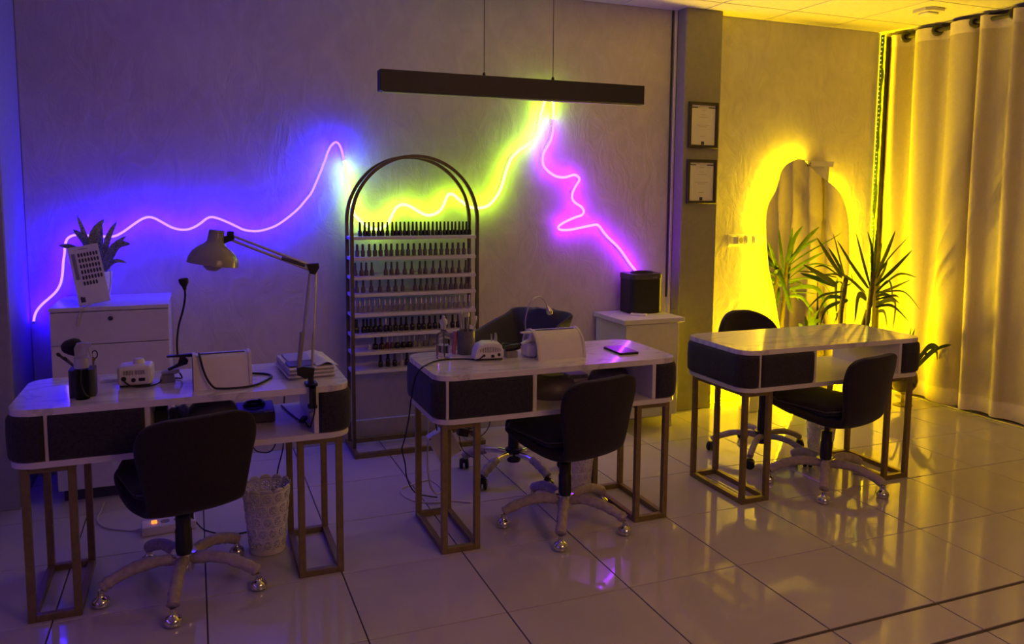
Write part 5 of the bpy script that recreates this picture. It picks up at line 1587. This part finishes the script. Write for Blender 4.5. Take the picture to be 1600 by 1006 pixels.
def lace_bin(label, x, y, rb, rt, h, rz=0.0, nu=12, nv=5):
    """openwork bin: every cell of the wall is a ring with a hub and eight spokes, the rim is scalloped"""
    t = thing('waste_bin', label, 'bin', (x, y, 0), rz, 'white openwork bins under the tables')
    mb = MB()
    z0 = 0.018

    def P(u, v, off=0.0):
        r = rb + (rt - rb) * v + off
        a = 2 * pi * u / nu
        return (r * cos(a), r * sin(a), z0 + (h - z0) * v)
    ND = 16
    for i in range(nu):
        for j in range(nv):
            cu, cv = i + 0.5 + (0.5 if j % 2 else 0), (j + 0.5) / nv

            def Q(rr, k):
                a = 2 * pi * k / ND
                return mb.bm.verts.new(P(cu + rr * cos(a), cv + rr * sin(a) / nv))
            sq = []
            for k in range(ND):
                a = 2 * pi * k / ND
                m = 0.5 / max(abs(cos(a)), abs(sin(a)))
                sq.append(mb.bm.verts.new(P(cu + m * cos(a), cv + m * sin(a) / nv)))
            r1 = [Q(0.445, k) for k in range(ND)]
            r2 = [Q(0.34, k) for k in range(ND)]
            r3 = [Q(0.13, k) for k in range(ND)]
            for k in range(ND):
                q = (k + 1) % ND
                # corners stay closed, the middle of each side too
                mb.bm.faces.new((sq[k], sq[q], r1[q], r1[k]))
                mb.bm.faces.new((r1[k], r1[q], r2[q], r2[k]))
            for k in range(0, ND, 2):
                a0 = 2 * pi * k / ND
                dv = 0.058
                pts = []
                for rr, s in ((0.35, -1), (0.35, 1), (0.12, 1), (0.12, -1)):
                    uu = rr * cos(a0) - s * dv * sin(a0)
                    vv = rr * sin(a0) + s * dv * cos(a0)
                    pts.append(mb.bm.verts.new(P(cu + uu, cv + vv / nv)))
                mb.bm.faces.new(pts)
            mb.bm.faces.new(r3)
    o = obj('openwork_wall', mb, M_LACE, t, 60)
    sd = o.modifiers.new('thickness', 'SOLIDIFY')
    sd.thickness = 0.0022
    sc = MB()
    for i in range(nu):
        lo, hi = [], []
        for k in range(9):
            u = i + k / 8
            lo.append(sc.bm.verts.new(P(u + (0.5 if nv % 2 == 0 else 0), 1.0)))
            hi.append(sc.bm.verts.new(P(u + (0.5 if nv % 2 == 0 else 0), 1.0 + 0.07 * math.sqrt(max(0.0, 1 - (k / 4 - 1) ** 2)), 0.001)))
        for k in range(8):
            sc.bm.faces.new((lo[k], lo[k + 1], hi[k + 1], hi[k]))
    o = obj('scalloped_rim', sc, M_LACE, t, 60)
    sd = o.modifiers.new('thickness', 'SOLIDIFY')
    sd.thickness = 0.0022
    obj('bin_base', MB().lathe([(0, 0), (rb - 0.004, 0), (rb, 0.002), (rb + 0.0008, 0.022), (rb - 0.004, 0.020), (0, 0.006)], 40), M_LACE, t)
    return t


lace_bin('white openwork bin with flower pattern beside the left chair and the left table legs', -0.255, 0.835, 0.072, 0.096, 0.272, 0.2)
lace_bin('white openwork bin with flower pattern half hidden behind the middle chair', 1.275, 0.985, 0.062, 0.083, 0.235, 0.1)
lace_bin('white openwork bin with flower pattern behind the right chair under the right table', 2.885, 1.035, 0.068, 0.090, 0.235, 0.3)

# crumpled clear bag edge sticking out by the middle bin
t = thing('plant_stand_box', 'low white box on the floor in front of the glowing wall under the right table', 'box', (3.075, 1.90, 0))
obj('box_body', MB().box(-0.062, 0.062, -0.06, 0.06, 0, 0.20, 0.006, 2), M_WHITE_M, t)
obj('box_lid', MB().box(-0.066, 0.066, -0.064, 0.064, 0.20, 0.222, 0.006, 2), M_WHITE_M, t)

# ================================================================ plants by the curtain
t = thing('dracaena', 'tall dracaena with two stems and strap leaves before mirror and curtain', 'plant', (3.80, 1.70, 0))
org = Vector((3.80, 1.70, 0))
obj('pot', MB().lathe([(0, 0), (0.10, 0), (0.105, 0.006), (0.135, 0.27), (0.140, 0.275), (0.140, 0.29), (0.128, 0.29), (0.122, 0.26), (0, 0.26)], 28), M_WHITE_M, t)
obj('soil', MB().lathe([(0, 0.258), (0.122, 0.258), (0, 0.272)], 20), M_SOIL, t)
rs = random.Random(9)
for tops in (((3.886, 1.66, 0.97), (3.855, 1.665, 0.60), (3.835, 1.68, 0.26)), ((3.722, 1.74, 0.93), (3.685, 1.74, 0.60), (3.745, 1.73, 0.26))):
    P = catmull([Vector(p) - org for p in reversed(tops)], 8)
    obj('stem', MB().tube(P, [0.019 + 0.0022 * (k % 2) - 0.004 * k / len(P) for k in range(len(P))], 10), M_STEM, t)
sh_top = Vector((3.862, 1.675, 0.70)) - org
obj('stem', MB().tube(catmull([Vector((3.82, 1.70, 0.26)) - org, Vector((3.825, 1.69, 0.52)) - org, sh_top], 6), 0.013, 10), M_STEM, t)
for b, m_, tp, w_ in HEAD_LEAVES + SIDE_LEAVES:
    tp = Vector(tp)
    tp.x = min(tp.x, 4.36)
    obj('leaf', leaf_mesh(Vector(b) - org, Vector(m_) - org, tp - org, w_ * 1.05, 0.3, 7), M_LEAF, t, 60)

t = thing('goblet_planter', 'footed glass globe planter with a trailing plant on the floor by the curtain', 'planter', (4.195, 1.63, 0))
obj('goblet_glass', MB().lathe([(0, 0), (0.066, 0), (0.066, 0.004), (0.030, 0.010), (0.014, 0.022), (0.012, 0.075), (0.020, 0.088), (0.062, 0.110), (0.088, 0.150), (0.094, 0.190), (0.086, 0.235), (0.066, 0.268), (0.063, 0.268), (0.083, 0.232), (0.090, 0.190), (0.084, 0.152), (0.058, 0.114), (0, 0.098)], 32), M_SMOKE_GLASS, t)
obj('pebbles_and_soil', MB().lathe([(0, 0.101), (0.054, 0.116), (0.078, 0.150), (0.082, 0.178), (0, 0.186)], 24), M_SOIL, t)
org = Vector((4.195, 1.63, 0))
for tip, mid, w_ in (((4.385, 1.52, 0.43), (4.30, 1.55, 0.42), .05), ((4.415, 1.55, 0.33), (4.36, 1.55, 0.40), .04), ((4.36, 1.40, 0.47), (4.30, 1.48, 0.42), .035), ((4.20, 1.60, 0.57), (4.20, 1.62, 0.42), .03),
                     ((4.26, 1.62, 0.555), (4.22, 1.62, 0.44), .03), ((4.36, 1.56, 0.36), (4.28, 1.58, 0.37), .03), ((4.12, 1.58, 0.44), (4.16, 1.60, 0.38), .04), ((4.05, 1.60, 0.36), (4.11, 1.61, 0.36), .04)):
    obj('leaf', leaf_mesh(Vector((0.0, 0, 0.18)), Vector(mid) - org, Vector(tip) - org, w_, 0.2, 6), M_LEAF, t, 60)
